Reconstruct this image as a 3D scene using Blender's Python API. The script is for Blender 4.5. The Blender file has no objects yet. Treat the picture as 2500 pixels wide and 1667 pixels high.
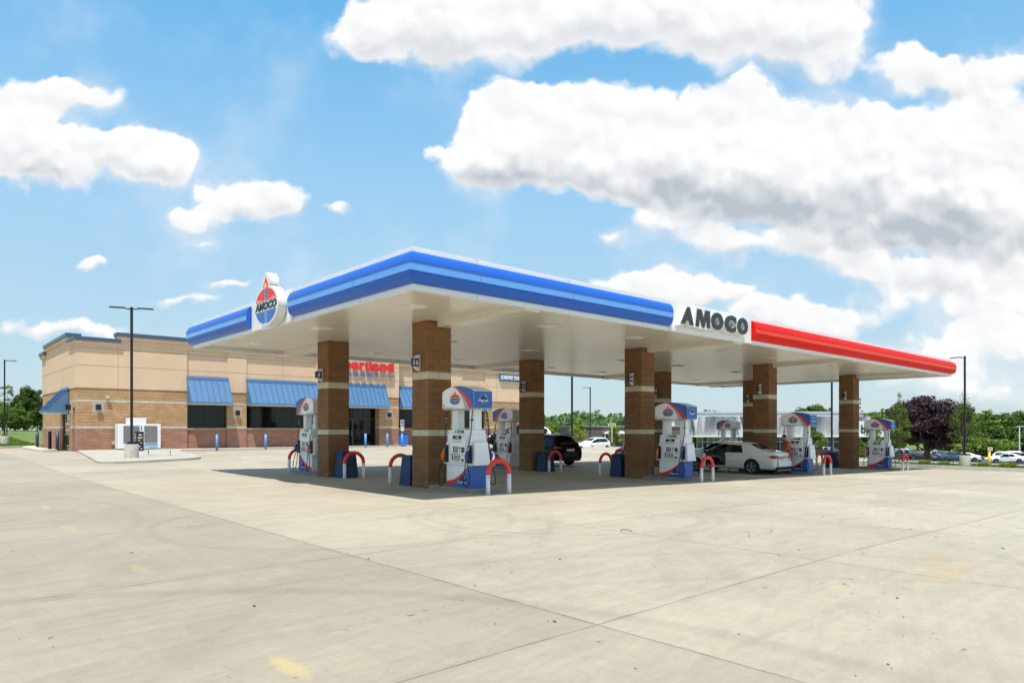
import bpy, bmesh, math, random
from mathutils import Vector, Matrix, noise
R = math.radians
S = bpy.context.scene
COL = S.collection
random.seed(7)

# ------------------------------------------------------------ camera / light
F, HY, EZ, CC, SS = 1667., 1045., 1.66, .744, .668
cam = bpy.data.objects.new('camera', bpy.data.cameras.new('camera')); COL.objects.link(cam)
cam.location = (0, 0, EZ); cam.rotation_euler = (R(90), 0, -math.atan2(SS, CC))
cam.data.sensor_width = 36; cam.data.lens = 24.0
cam.data.shift_y = (HY - 833.5) / 2500.; cam.data.clip_end = 6000; cam.data.clip_start = .1
S.camera = cam
SUN = Vector((.25, .26, -1)).normalized()          # direction the light travels
sun = bpy.data.objects.new('sun', bpy.data.lights.new('sun', 'SUN')); COL.objects.link(sun)
sun.data.energy = 4.2; sun.data.angle = R(.53); sun.data.color = (1, .955, .89)
sun.rotation_euler = SUN.to_track_quat('-Z', 'Y').to_euler()
S.view_settings.view_transform = 'Standard'; S.view_settings.look = 'None'
S.view_settings.exposure = .35; S.view_settings.gamma = 1
S.render.resolution_x, S.render.resolution_y = 1024, 682
S.cycles.max_bounces = 6; S.cycles.diffuse_bounces = 3; S.cycles.glossy_bounces = 3; S.cycles.use_light_tree = False
S.cycles.use_adaptive_sampling = True; S.cycles.adaptive_threshold = .02; S.cycles.adaptive_min_samples = 16

# ---- node helper
class NT:
    def __init__(s, tree): s.t = tree; s.n = tree.nodes; s.l = tree.links
    def add(s, typ, **kw):
        n = s.n.new(typ)
        for k, v in kw.items(): setattr(n, k, v)
        return n
    def _in(s, sock, v):
        if v is None: return
        if isinstance(v, bpy.types.NodeSocket): s.l.new(v, sock)
        else: sock.default_value = v
    def m(s, op, a, b=None, c=None, clamp=False):
        n = s.add('ShaderNodeMath', operation=op); n.use_clamp = clamp
        for i, v in enumerate((a, b, c)): s._in(n.inputs[i], v)
        return n.outputs[0]
    def v(s, op, a, b=None, out=0):
        n = s.add('ShaderNodeVectorMath', operation=op)
        s._in(n.inputs[0], a)
        if op == 'SCALE': s._in(n.inputs['Scale'], b)
        else: s._in(n.inputs[1], b)
        return n.outputs['Value'] if op in ('LENGTH', 'DOT_PRODUCT', 'DISTANCE') else n.outputs[0]
    def noise(s, vec, scale, detail=4, rough=.55, dist=0, out='Fac', dim='3D'):
        n = s.add('ShaderNodeTexNoise', noise_dimensions=dim); s._in(n.inputs['Vector'], vec)
        n.inputs['Scale'].default_value = scale; n.inputs['Detail'].default_value = detail
        n.inputs['Roughness'].default_value = rough; n.inputs['Distortion'].default_value = dist
        return n.outputs[out]
    def mix(s, f, a, b, bt='MIX'):
        n = s.add('ShaderNodeMix', data_type='RGBA', blend_type=bt)
        s._in(n.inputs[0], f); s._in(n.inputs[6], a); s._in(n.inputs[7], b)
        return n.outputs[2]
    def ramp(s, f, a, b, lo=0., hi=1., smooth=False):
        n = s.add('ShaderNodeMapRange'); n.clamp = True
        if smooth: n.interpolation_type = 'SMOOTHSTEP'
        s._in(n.inputs[0], f); n.inputs[1].default_value = a; n.inputs[2].default_value = b
        n.inputs[3].default_value = lo; n.inputs[4].default_value = hi
        return n.outputs[0]
    def xyz(s, v):
        n = s.add('ShaderNodeSeparateXYZ'); s.l.new(v, n.inputs[0]); return n.outputs
    def comb(s, x, y, z):
        n = s.add('ShaderNodeCombineXYZ')
        for i, v in enumerate((x, y, z)): s._in(n.inputs[i], v)
        return n.outputs[0]

# ------------------------------------------------------------ sky and clouds
W = bpy.data.worlds.new('World'); S.world = W; W.use_nodes = True
W.cycles.sampling_method = 'MANUAL'; W.cycles.sample_map_resolution = 512
N = NT(W.node_tree); N.n.clear()
sky = N.add('ShaderNodeTexSky', sky_type='NISHITA'); sky.sun_disc = False
sky.sun_elevation = math.asin(-SUN.z); sky.sun_rotation = math.atan2(-SUN.x, -SUN.y)
sky.air_density = 1.15; sky.dust_density = .35; sky.ozone_density = 2.2
dirv = N.v('NORMALIZE', N.add('ShaderNodeTexCoord').outputs['Generated'])
D_ = N.v('DOT_PRODUCT', dirv, (SS, CC, 0)); X_ = N.v('DOT_PRODUCT', dirv, (CC, -SS, 0)); Z_ = N.xyz(dirv)[2]
Dc = N.m('MAXIMUM', D_, .12)
px_ = N.m('DIVIDE', X_, Dc); pz_ = N.m('DIVIDE', Z_, Dc)
P0 = N.comb(px_, pz_, 0)
w1 = N.noise(P0, 5.0, 4, .58, out='Color', dim='2D'); w2 = N.noise(P0, 19., 3, .5, out='Color', dim='2D')
wr = N.v('ADD', N.v('SCALE', N.v('SUBTRACT', w1, (.5, .5, .5)), .062), N.v('SCALE', N.v('SUBTRACT', w2, (.5, .5, .5)), .036))
P1 = N.v('ADD', P0, wr)
BL = [  # cloud lumps: x, y, rx, ry in source px of the view they were measured in, strength
 (900,100,120,45,1),(1010,70,170,85,1.1),(1180,70,190,95,1.1),(1400,20,240,90,1.1),(1640,20,240,105,1.1),(1830,75,180,95,1.1),(1990,100,130,95,1.1),(1960,20,180,90,1),
 (1180,390,95,85,1.2),(1290,320,140,95,1.2),(1240,215,70,32,.5),(1450,320,180,115,1.2),(1610,360,190,120,1.2),(1800,285,125,82,1.15),(1760,400,220,120,1.2),(2010,305,110,75,1.1),(1950,420,240,125,1.2),(2200,360,160,95,1.2),(2420,320,140,100,1.2),(2380,450,240,120,1.2),(2120,500,270,95,1.2),(1780,480,180,55,.9),
 (1300,395,190,62,1.1),(1490,415,230,55,1.0),(1200,300,80,70,1),(1650,430,200,60,1),(2250,470,260,110,1.1),(2440,560,160,80,1),
 (1640,540,100,55,.8),(1790,600,95,50,.9),(2090,610,110,75,1),(2230,690,120,45,1),(2420,650,150,75,1.1),(2320,560,240,60,1),(1950,600,90,40,.7),
 (70,250,110,50,.9),(200,235,100,36,.75),(60,350,150,75,1.1),(230,385,210,65,1.2),(390,390,100,62,1.1),(60,420,130,35,.9),
 (480,540,85,38,.85),(600,500,110,45,1),(700,485,65,42,.9),(500,460,32,24,.8),(1062,372,20,18,.55),(835,512,34,16,.5),(1480,575,50,24,.55),
 (2210,170,80,48,.85),(2330,200,120,48,.85),(2450,160,100,48,.85),(2130,255,45,28,.6),
 (1560,695,110,32,.9),(1680,725,110,32,.9),(1880,775,110,38,.9),(2030,800,90,34,.85),(1800,720,40,22,.55),
 (160,800,160,26,.5),(440,735,110,18,.4),(215,648,42,18,.55),(490,600,50,16,.35),(560,700,60,14,.35),
 (2390,750,170,60,.7),(2430,830,170,50,.7),(2300,880,240,50,.4),(2400,950,240,50,.4),(2150,760,120,40,.35)]
DKB = [(1440,438,300,42,.55),(1260,420,150,36,.35),(1700,470,240,50,.6),(2080,525,330,62,1.0),(1900,480,220,50,.6),(2330,575,240,55,.9),(2420,480,160,60,.4),(2250,720,200,30,.5),(1640,580,120,26,.4),(1820,630,160,24,.5),(60,430,180,28,.35),(640,530,110,20,.35),(1150,155,170,30,.3),(1880,190,150,34,.35),(2330,235,160,24,.4),(250,295,150,22,.25),(1740,370,160,40,.25),(2150,420,150,40,.2)]
acc = None
def vmad(a, b, c):
    n = N.add('ShaderNodeVectorMath', operation='MULTIPLY_ADD')
    for i, v in enumerate((a, b, c)): N._in(n.inputs[i], v)
    return n.outputs[0]
for (bx, by, rx, ry, st) in BL:
    c = ((bx - 1250) / F, (HY - by) / F, 0); ir = (F / rx * .76, F / ry * .76, 0)
    Pc = P1 if acc is None else vmad(acc, (1e-7, 1e-7, 0), P1)      # keeps the evaluation in order
    q = N.v('MULTIPLY', N.v('SUBTRACT', Pc, c), ir)
    w = N.m('MULTIPLY', N.m('SUBTRACT', 1., N.v('LENGTH', q), clamp=True), st)
    vec = vmad(q, (0, 1, 0), (1, 0, 0))                             # (1, q.y, 0)
    acc = vmad(N.v('SCALE', vec, w), (1, 1, 1), acc if acc is not None else (0, 0, 0))
ax_ = N.xyz(acc); dsum = ax_[0]; ssum = ax_[1]
dk = None
for (bx, by, rx, ry, st) in DKB:
    c = ((bx - 1250) / F, (HY - by) / F, 0)
    Pc = vmad(acc if dk is None else N.comb(dk, dk, 0), (1e-7, 1e-7, 0), P1)
    q = N.v('MULTIPLY', N.v('SUBTRACT', Pc, c), (F / rx * .68, F / ry * .60, 0))
    w = N.m('MULTIPLY', N.m('SUBTRACT', 1., N.v('LENGTH', q), clamp=True), st)
    dk = w if dk is None else N.m('ADD', dk, w)
n3 = N.noise(P0, 13., 8, .62, dim='2D'); n4 = N.noise(P0, 6., 3, .5, dim='2D')
def puff(vec, sc):
    n = N.add('ShaderNodeTexVoronoi', feature='SMOOTH_F1', voronoi_dimensions='2D'); N._in(n.inputs['Vector'], vec); n.inputs['Scale'].default_value = sc; n.inputs['Smoothness'].default_value = .35
    return n.outputs['Distance']
Pw = N.v('ADD', P0, N.v('SCALE', N.v('SUBTRACT', w2, (.5, .5, .5)), .03))
pa = N.m('ADD', puff(Pw, 13.), N.m('MULTIPLY', puff(Pw, 34.), .45))
Pw2 = N.v('ADD', Pw, (.006, .017, 0)); pb = N.m('ADD', puff(Pw2, 13.), N.m('MULTIPLY', puff(Pw2, 34.), .45))
dens = N.m('ADD', dsum, N.m('MULTIPLY', N.ramp(dsum, .02, .22), N.m('ADD', N.m('MULTIPLY', N.m('SUBTRACT', n3, .5), .48), N.m('MULTIPLY', N.m('SUBTRACT', .55, pa), .34))))
tall = N.m('DIVIDE', ssum, N.m('ADD', dsum, .25))
wid = N.ramp(tall, -.35, .10, .46, .19)
alpha = N.m('DIVIDE', N.m('SUBTRACT', dens, .10), wid, clamp=True)
veil = N.ramp(N.m('ADD', N.m('MULTIPLY', dsum, .8), N.noise(P0, 3.5, 4, .62, dim='2D')), .44, .92, 0, .40, smooth=True)
alpha = N.m('MAXIMUM', alpha, veil)
relief = N.m('MULTIPLY', N.m('ADD', N.m('SUBTRACT', pb, pa), N.m('MULTIPLY', N.m('SUBTRACT', n3, .5), .35)), .75)
lit = N.m('ADD', N.ramp(tall, -.50, .10, .0, .84, smooth=True), relief)
thick = N.ramp(dens, .30, 1.2, smooth=True)
lit = N.m('SUBTRACT', 1., N.m('MULTIPLY', N.m('SUBTRACT', 1., lit, clamp=True), N.m('ADD', .30, N.m('MULTIPLY', thick, .30))), clamp=True)
lit = N.m('SUBTRACT', lit, N.m('MULTIPLY', N.m('SUBTRACT', dk, N.m('MULTIPLY', relief, 1.3)), N.m('MULTIPLY', N.ramp(dk, .0, .40, 0, .50), N.ramp(n4, .36, .64, .5, 1.1))), clamp=True)
ccol = N.mix(lit, (.40, .44, .49, 1), (.80, .80, .80, 1))
# outside the part of the sky seen from the front: scattered clouds
gn = N.noise(N.v('MULTIPLY', dirv, (2.2, 2.2, 5.)), 1.6, 3, .6)
front = N.ramp(D_, .12, .3)
alpha = N.m('ADD', N.m('MULTIPLY', alpha, front), N.m('MULTIPLY', N.ramp(gn, .5, .62, 0, .85), N.m('SUBTRACT', 1., front)))
alpha = N.m('MULTIPLY', alpha, N.ramp(Z_, .0, .03))
skc = N.mix(1., N.v('SCALE', sky.outputs[0], .105), (.62, .95, 1.05, 1), 'MULTIPLY')
cr = N.add('ShaderNodeValToRGB'); N.l.new(Z_, cr.inputs[0]); el = cr.color_ramp.elements
el[0].position = 0.; el[0].color = (.51, .56, .585, 1); el[1].position = .52; el[1].color = (.13, .41, .72, 1)
for p_, c_ in ((.06, (.46, .57, .64, 1)), (.15, (.41, .575, .70, 1)), (.33, (.30, .54, .76, 1)), (.8, (.06, .25, .55, 1))):
    e_ = el.new(p_); e_.color = c_
skc = N.mix(.82, skc, cr.outputs[0])
fin = N.mix(alpha, skc, ccol)
bg = N.add('ShaderNodeBackground'); N.l.new(fin, bg.inputs[0]); bg.inputs[1].default_value = 1
out = N.add('ShaderNodeOutputWorld'); N.l.new(bg.outputs[0], out.inputs[0])

# ------------------------------------------------------------ ground height
def cl(x, a, b): return min(b, max(a, x))
def sst(a, b, x):
    t = cl((x - a) / (b - a), 0, 1); return t * t * (3 - 2 * t)
def gz(u, v):
    s = -.0205 * (cl(u, 9.3, 60) - 9.3) - .04 * (cl(u, 60, 150) - 60) + .02 * cl(v - 30, 0, 60) * sst(50, 75, u)
    w = sst(24, 44, v) * (1 - sst(42, 62, u))
    z = s * (1 - w) + w * .2
    return z + 1.6 * sst(66, 130, v) * (1 - sst(-10, 60, u))
def vat(x, u): t = (x - 1250) / F; return (CC * u - t * SS * u) / (SS + t * CC)
def gp(x, y, dz=0):                       # ground point seen at pixel (x, y) of the photo
    z = 0
    for i in range(60):
        D = (EZ - z - dz) * F / (y - HY); X = (x - 1250) / F * D
        u = CC * X + SS * D; v = -SS * X + CC * D; z = .5 * z + .5 * gz(u, v)
    return u, v, z
def dp(x, D):                             # map point at depth D in photo column x
    X = (x - 1250) / F * D; return CC * X + SS * D, -SS * X + CC * D

# ------------------------------------------------------------ materials
MATS = {}
def mat(name, col, rough=.6, metal=0., var=0., vscale=3., bump=0., bscale=40., spec=.5, coat=0., fn=None):
    if name in MATS: return MATS[name]
    m = bpy.data.materials.new(name); m.use_nodes = True; MATS[name] = m
    T = NT(m.node_tree); b = T.n['Principled BSDF']
    b.inputs['Base Color'].default_value = (*col, 1); b.inputs['Roughness'].default_value = rough
    b.inputs['Metallic'].default_value = metal; b.inputs['Specular IOR Level'].default_value = spec
    b.inputs['Coat Weight'].default_value = coat; b.inputs['Coat Roughness'].default_value = .06
    oc = T.add('ShaderNodeTexCoord').outputs['Object']
    if var:
        n = T.noise(oc, vscale, 5, .6)
        f = T.ramp(n, .3, .7, 1 - var, 1 + var)
        T.l.new(T.v('SCALE', (*col,), f), b.inputs['Base Color'])
    if bump:
        bn = T.add('ShaderNodeBump'); bn.inputs['Strength'].default_value = bump; bn.inputs['Distance'].default_value = .02
        T.l.new(T.noise(oc, bscale, 5, .6), bn.inputs['Height']); T.l.new(bn.outputs[0], b.inputs['Normal'])
    if fn: fn(T, b, oc)
    return m

def block_fn(c1, c2, mortar, rock, bw=.406, bh=.203, ms=.006):
    def f(T, b, oc):
        x, y, z = T.xyz(oc)
        p = T.comb(T.m('ADD', x, y), z, 0)
        br = T.add('ShaderNodeTexBrick'); T.l.new(p, br.inputs['Vector'])
        br.inputs['Color1'].default_value = (*c1, 1); br.inputs['Color2'].default_value = (*c2, 1); br.inputs['Mortar'].default_value = (*mortar, 1)
        br.inputs['Scale'].default_value = 1; br.inputs['Mortar Size'].default_value = ms; br.inputs['Mortar Smooth'].default_value = .3
        br.inputs['Brick Width'].default_value = bw; br.inputs['Row Height'].default_value = bh; br.offset = .5
        big = T.noise(oc, 1.1, 4, .6); fine = T.noise(oc, 38, 4, .7)
        sc = T.m('MULTIPLY', T.ramp(big, .3, .7, .90, 1.08), T.ramp(fine, .25, .75, .80, 1.18))
        T.l.new(T.v('SCALE', br.outputs[0], sc), b.inputs['Base Color'])
        st = T.v('MULTIPLY', oc, (1, 1, 1.7))
        h = T.m('MULTIPLY', T.noise(st, 7., 6, .68, .6), rock)
        h = T.m('SUBTRACT', T.m('ADD', h, T.m('MULTIPLY', fine, .10)), T.m('MULTIPLY', br.outputs['Fac'], .35 + rock * .3))
        bn = T.add('ShaderNodeBump'); bn.inputs['Strength'].default_value = 1; bn.inputs['Distance'].default_value = .035
        T.l.new(h, bn.inputs['Height']); T.l.new(bn.outputs[0], b.inputs['Normal'])
    return f
M_COL = mat('brown_block', (.2, .11, .05), .9, fn=block_fn((.26, .132, .055), (.22, .108, .042), (.17, .09, .045), .4))
M_CRM = mat('cream_block', (.55, .5, .36), .85, fn=block_fn((.60, .54, .40), (.55, .49, .35), (.34, .29, .2), .08))
M_TAN = mat('tan_splitface', (.5, .3, .15), .95, fn=block_fn((.60, .365, .185), (.51, .30, .145), (.43, .29, .18), 2.6))
M_RED = mat('red_splitface', (.3, .15, .1), .95, fn=block_fn((.47, .245, .165), (.40, .195, .13), (.33, .2, .15), 2.3))
def stucco_fn(T, b, oc):
    big = T.noise(T.v('MULTIPLY', oc, (1, 1, .35)), .8, 5, .65)
    T.l.new(T.v('SCALE', (.73, .52, .345), T.ramp(big, .3, .7, .95, 1.05)), b.inputs['Base Color'])
    bn = T.add('ShaderNodeBump'); bn.inputs['Strength'].default_value = .5; bn.inputs['Distance'].default_value = .004
    T.l.new(T.noise(oc, 90, 3, .7), bn.inputs['Height']); T.l.new(bn.outputs[0], b.inputs['Normal'])
M_STU = mat('stucco', (.7, .5, .35), .9, fn=stucco_fn)
M_GRV = mat('stucco_groove', (.40, .27, .17), .95)
M_COP = mat('blue_coping', (.085, .125, .185), .4, .3)
M_AWN = mat('blue_awning_metal', (.09, .20, .36), .5, .0, var=.05, vscale=1.2)
M_AWD = mat('blue_awning_seam', (.07, .15, .30), .4, .2)
M_GLS = mat('dark_glass', (.005, .006, .006), .04, spec=.4)
M_MUL = mat('bronze_mullion', (.07, .055, .04), .4, .5)
M_WHT = mat('white_fascia_paint', (.80, .80, .78), .35, var=.02, vscale=.6, coat=.1)
M_BLU = mat('fascia_blue', (.022, .125, .54), .38, coat=.05, spec=.3)
M_LBL = mat('fascia_light_blue', (.12, .34, .76), .2, coat=.3)
M_RDF = mat('fascia_red', (.80, .014, .010), .5, spec=.12)
M_ORF = mat('fascia_orange_red', (.85, .055, .012), .4, spec=.2)
def soffit_fn(T, b, oc):
    x, y, z = T.xyz(oc)
    fr = T.m('FRACT', T.m('DIVIDE', x, .305))
    g = T.m('LESS_THAN', fr, .07)
    base = T.v('SCALE', (.76, .71, .60), T.ramp(T.noise(oc, .5, 3), .3, .7, .96, 1.04))
    T.l.new(T.mix(T.m('MULTIPLY', g, .55), base, (.3, .29, .26, 1)), b.inputs['Base Color'])
    bn = T.add('ShaderNodeBump'); bn.inputs['Strength'].default_value = .6; bn.inputs['Distance'].default_value = .02
    h = T.m('ADD', T.m('MULTIPLY', g, -.6), T.m('MULTIPLY', T.noise(T.v('MULTIPLY', oc, (3., .5, 1)), .8, 3), .7))
    T.l.new(h, bn.inputs['Height']); T.l.new(bn.outputs[0], b.inputs['Normal'])
M_SOF = mat('soffit_panel', (.78, .765, .71), .26, fn=soffit_fn)
M_PW = mat('pump_white', (.86, .86, .85), .35, coat=.2, var=.02, vscale=4)
M_PGY = mat('pump_grey', (.42, .42, .42), .45)
M_BLK = mat('black_rubber', (.013, .013, .014), .45)
M_DGY = mat('dark_grey_plastic', (.045, .045, .045), .5)
M_LET = mat('charcoal_letter', (.035, .035, .037), .45)
M_LR = mat('logo_red', (.78, .03, .03), .4); M_LB = mat('logo_blue', (.04, .15, .50), .4)
M_LO = mat('logo_orange', (.95, .35, .04), .4); M_LY = mat('logo_yellow', (.95, .62, .08), .4)
M_TL = mat('logo_torch_blue', (.06, .22, .45), .4)
M_PB = mat('pump_blue', (.022, .125, .44), .4, coat=.05); M_PB2 = mat('pump_navy', (.01, .03, .16), .4)
M_GRN = mat('sticker_green', (.10, .42, .06), .5)
M_YEL = mat('safety_yellow', (.90, .58, .02), .45)
M_URED = mat('bollard_red', (.80, .035, .02), .4, var=.06, vscale=8); M_UWHT = mat('bollard_white', (.75, .74, .74), .5, var=.05, vscale=8)
M_BBL = mat('bollard_blue', (.10, .26, .62), .35)
M_TRB = mat('bin_blue', (.005, .036, .115), .6, var=.08, vscale=5)
M_ISL = mat('island_concrete', (.27, .25, .21), .85, var=.18, vscale=5, bump=.4)
M_BAS = mat('pole_base_concrete', (.50, .47, .39), .95, var=.2, vscale=7, bump=.8, bscale=18)
M_PBK = mat('pole_black', (.012, .012, .012), .4)
M_STL = mat('galvanised', (.45, .46, .47), .35, .8)
M_CHR = mat('chrome', (.7, .7, .72), .15, 1.)
M_SKN = mat('skin', (.36, .17, .10), .55); M_HAIR = mat('hair', (.012, .009, .008), .6)
M_SHIRT = mat('orange_shirt', (.42, .095, .022), .9, var=.15, vscale=6, bump=.5, bscale=14); M_PANT = mat('dark_trousers', (.02, .02, .025), .9)
M_BARK = mat('bark', (.11, .085, .06), .95, var=.3, vscale=9, bump=.8)
M_KRB = mat('kerb_concrete', (.54, .51, .43), .9, var=.08, vscale=1.5, bump=.3)

# concrete lot
def lot_fn(T, b, oc):
    x, y, z = T.xyz(oc)
    wob = T.m('MULTIPLY', T.m('SUBTRACT', T.noise(oc, 1.3, 3), .5), .05)
    def grid(c, o, s):
        q = T.m('DIVIDE', T.m('SUBTRACT', T.m('ADD', c, wob), o), s)
        return T.m('FLOOR', q), T.m('MULTIPLY', T.m('ABSOLUTE', T.m('SUBTRACT', T.m('FRACT', T.m('ADD', q, .5)), .5)), s)
    ix, dx = grid(x, 4.40, 4.25); iy, dy = grid(y, 3.82, 4.22)
    d = T.m('MINIMUM', dx, dy)
    line = T.ramp(d, .004, .016, 1., 0.); edge = T.ramp(d, .0, .10, 1., 0., smooth=True)
    wn = T.add('ShaderNodeTexWhiteNoise'); T.l.new(T.comb(ix, iy, 3.3), wn.inputs['Vector'])
    tone = T.ramp(wn.outputs['Value'], 0, 1, .95, 1.045)
    tone = T.m('MULTIPLY', tone, T.ramp(T.m('SUBTRACT', x, T.m('MULTIPLY', wob, .2)), 4.39, 4.41, .87, 1.))
    left = T.ramp(x, 0., 18., 0, 1)
    base = T.mix(left, (.435, .375, .272, 1), (.435, .385, .290, 1))
    lane = T.m('MULTIPLY', T.m('MULTIPLY', T.ramp(x, 8.9, 9.1), T.ramp(x, 43.2, 43.5, 1, 0)), T.m('MULTIPLY', T.ramp(y, 13.4, 14.2), T.ramp(y, 24.2, 25.2, 1, 0)))  # mask of the fuelling slab under the canopy
    oil_shade = T.m('MULTIPLY', lane, T.ramp(T.noise(oc, .8, 5, .65), .42, .7, .02, .30))  # oil stains plus painted shade, deepening the canopy shadow in the concrete colour
    a = T.noise(oc, .22, 6, .62, .4); c2 = T.noise(oc, 1.6, 7, .68, .5); f = T.noise(oc, 42, 5, .75)
    drag = T.noise(T.v('MULTIPLY', oc, (.35, 5.0, 1)), 1.0, 6, .66, .4)
    drg2 = T.noise(T.v('MULTIPLY', oc, (6.0, .4, 1)), 1.0, 6, .66, .3)
    tr = T.noise(T.v('MULTIPLY', T.v('ADD', oc, (3, 9, 0)), (.09, 1.4, 1)), 1.0, 5, .6, 1.2)
    tr2 = T.noise(T.v('MULTIPLY', T.comb(T.m('ADD', x, y), T.m('SUBTRACT', x, y), 0), (.10, 1.1, 1)), 1.0, 5, .6, .9)
    k = T.m('MULTIPLY', T.ramp(a, .3, .7, .85, 1.11), T.ramp(c2, .3, .72, .93, 1.06))
    k = T.m('MULTIPLY', k, T.ramp(f, .3, .7, .93, 1.07))
    k = T.m('MULTIPLY', k, T.ramp(drag, .3, .7, .93, 1.055)); k = T.m('MULTIPLY', k, T.ramp(drg2, .3, .7, .965, 1.035))
    k = T.m('MULTIPLY', k, T.ramp(tr, .52, .72, 1., .90)); k = T.m('MULTIPLY', k, T.ramp(tr2, .54, .74, 1., .91))
    k = T.m('MULTIPLY', k, T.ramp(T.noise(oc, 9., 8, .72), .3, .7, .945, 1.05))
    fan = T.noise(T.v('MULTIPLY', T.comb(T.m('ADD', x, T.m('MULTIPLY', y, .35)), T.m('SUBTRACT', y, T.m('MULTIPLY', x, .35)), 0), (.5, 11., 1)), 1.0, 7, .7, .15)
    k = T.m('MULTIPLY', k, T.ramp(fan, .32, .68, .955, 1.04))
    drip = T.m('MULTIPLY', T.ramp(T.noise(oc, 7.5, 3, .55), .66, .70), T.ramp(T.noise(oc, .9, 2, .5), .50, .62, 0, .55))
    k = T.m('MULTIPLY', k, T.m('SUBTRACT', 1., drip))
    spots = T.noise(oc, 3.1, 3, .5); sp2 = T.noise(oc, .55, 2, .5)
    k = T.m('MULTIPLY', k, T.m('SUBTRACT', 1., T.m('MULTIPLY', T.ramp(spots, .70, .76), T.ramp(sp2, .5, .62, 0, .55))))
    # tyre arcs
    for (ax, ay, r, wd, amt) in ((6.0, 11.3, 3.1, .09, .10), (9.6, 9.2, 2.6, .10, .09), (9.6, 9.2, 2.95, .10, .07), (2.2, -2.0, 7.6, .08, .07), (2.2, -2.0, 9.1, .09, .08), (-6, 16, 9.5, .10, .07), (13, -3, 8.5, .12, .05), (13, -3, 10.0, .12, .05), (-1.5, 2, 6.5, .13, .12)):
        dd = T.m('ABSOLUTE', T.m('SUBTRACT', T.v('DISTANCE', T.comb(x, y, 0), (ax, ay, 0)), r))
        k = T.m('MULTIPLY', k, T.m('SUBTRACT', 1., T.m('MULTIPLY', T.ramp(dd, wd * .3, wd * 1.6, amt, 0., smooth=True), T.ramp(c2, .35, .6, .4, 1.2))))
    k = T.m('MULTIPLY', k, T.m('SUBTRACT', tone, T.m('MULTIPLY', oil_shade, .8)))
    k = T.m('MULTIPLY', k, T.m('SUBTRACT', 1., T.m('MULTIPLY', line, T.ramp(c2, .25, .6, .18, .45))))
    k = T.m('MULTIPLY', k, T.m('SUBTRACT', 1., T.m('MULTIPLY', edge, T.ramp(c2, .35, .65, -.05, .12))))
    colr = T.v('SCALE', base, k)
    # sprayed yellow marks and rusty stains
    for (sx, sy, rx, ry, c, amt) in ((2.03, 4.6, .10, .34, (.62, .44, .15, 1), .42), (2.11, 8.95, .10, .40, (.60, .44, .16, 1), .25), (2.1, 13.4, .10, .5, (.6, .45, .18, 1), .2),
                                (9.1, 2.5, .9, .22, (.45, .32, .15, 1), .4), (9.9, 2.9, .6, .16, (.45, .32, .15, 1), .35), (1.2, 10.4, .3, .18, (.36, .28, .16, 1), .4), (2.3, 17.2, .1, .5, (.75, .52, .15, 1), .3), (5.2, 9.4, .6, .1, (.5, .40, .2, 1), .25),
                                (7.2, 3.0, .5, .10, (.5, .40, .22, 1), .3)):
        q = T.v('MULTIPLY', T.v('SUBTRACT', T.comb(x, y, 0), (sx, sy, 0)), (1 / rx, 1 / ry, 0))
        dd = T.m('ADD', T.v('LENGTH', q), T.m('MULTIPLY', T.m('SUBTRACT', T.noise(oc, 3.5, 5, .7), .5), 1.6))
        colr = T.mix(T.ramp(dd, .45, 1.15, amt, 0., smooth=True), colr, c)
    T.l.new(colr, b.inputs['Base Color'])
    bn = T.add('ShaderNodeBump'); bn.inputs['Strength'].default_value = .45; bn.inputs['Distance'].default_value = .01
    T.l.new(T.m('SUBTRACT', T.m('ADD', T.m('MULTIPLY', f, .3), T.m('MULTIPLY', drag, .3)), line), bn.inputs['Height']); T.l.new(bn.outputs[0], b.inputs['Normal'])
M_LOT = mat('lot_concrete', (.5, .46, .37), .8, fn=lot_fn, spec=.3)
M_WLK = mat('sidewalk_concrete', (.44, .41, .33), .85, var=.06, vscale=.8, bump=.3)
M_ROAD = mat('road_concrete', (.44, .41, .34), .9, var=.08, vscale=.4)
M_ASPH = mat('asphalt', (.075, .075, .075), .9, var=.15, vscale=.5)
def grass_fn(T, b, oc):
    a = T.noise(oc, .25, 5, .6); c = T.noise(oc, 9, 6, .7)
    T.l.new(T.v('SCALE', T.mix(T.ramp(a, .35, .65), (.10, .16, .025, 1), (.17, .20, .04, 1)), T.ramp(c, .25, .75, .55, 1.45)), b.inputs['Base Color'])
M_GRASS = mat('grass_ground', (.1, .15, .03), .95, fn=grass_fn)
M_MULCH = mat('mulch', (.07, .045, .03), .95, var=.35, vscale=14, bump=1)

def leaf_mat(name, c1, c2, tr=.3):
    m = bpy.data.materials.new(name); m.use_nodes = True; T = NT(m.node_tree); b = T.n['Principled BSDF']
    g = T.add('ShaderNodeNewGeometry'); oi = T.add('ShaderNodeObjectInfo')
    c = T.mix(g.outputs['Random Per Island'], (*c1, 1), (*c2, 1))
    c = T.v('SCALE', c, T.ramp(oi.outputs['Random'], 0, 1, .82, 1.2))
    T.l.new(c, b.inputs['Base Color']); b.inputs['Roughness'].default_value = .5; b.inputs['Specular IOR Level'].default_value = .35
    t = T.add('ShaderNodeBsdfTranslucent'); T.l.new(c, t.inputs[0])
    mx = T.add('ShaderNodeMixShader'); mx.inputs[0].default_value = tr
    T.l.new(b.outputs[0], mx.inputs[1]); T.l.new(t.outputs[0], mx.inputs[2]); T.l.new(mx.outputs[0], T.n['Material Output'].inputs[0])
    return m
L_DK = leaf_mat('leaf_dark_green', (.045, .10, .012), (.13, .20, .025))
L_MD = leaf_mat('leaf_mid_green', (.07, .14, .012), (.18, .25, .03))
L_LT = leaf_mat('leaf_light_green', (.16, .25, .025), (.30, .38, .05))
L_PU = leaf_mat('leaf_purple', (.012, .006, .008), (.058, .024, .030), .10)
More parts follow.
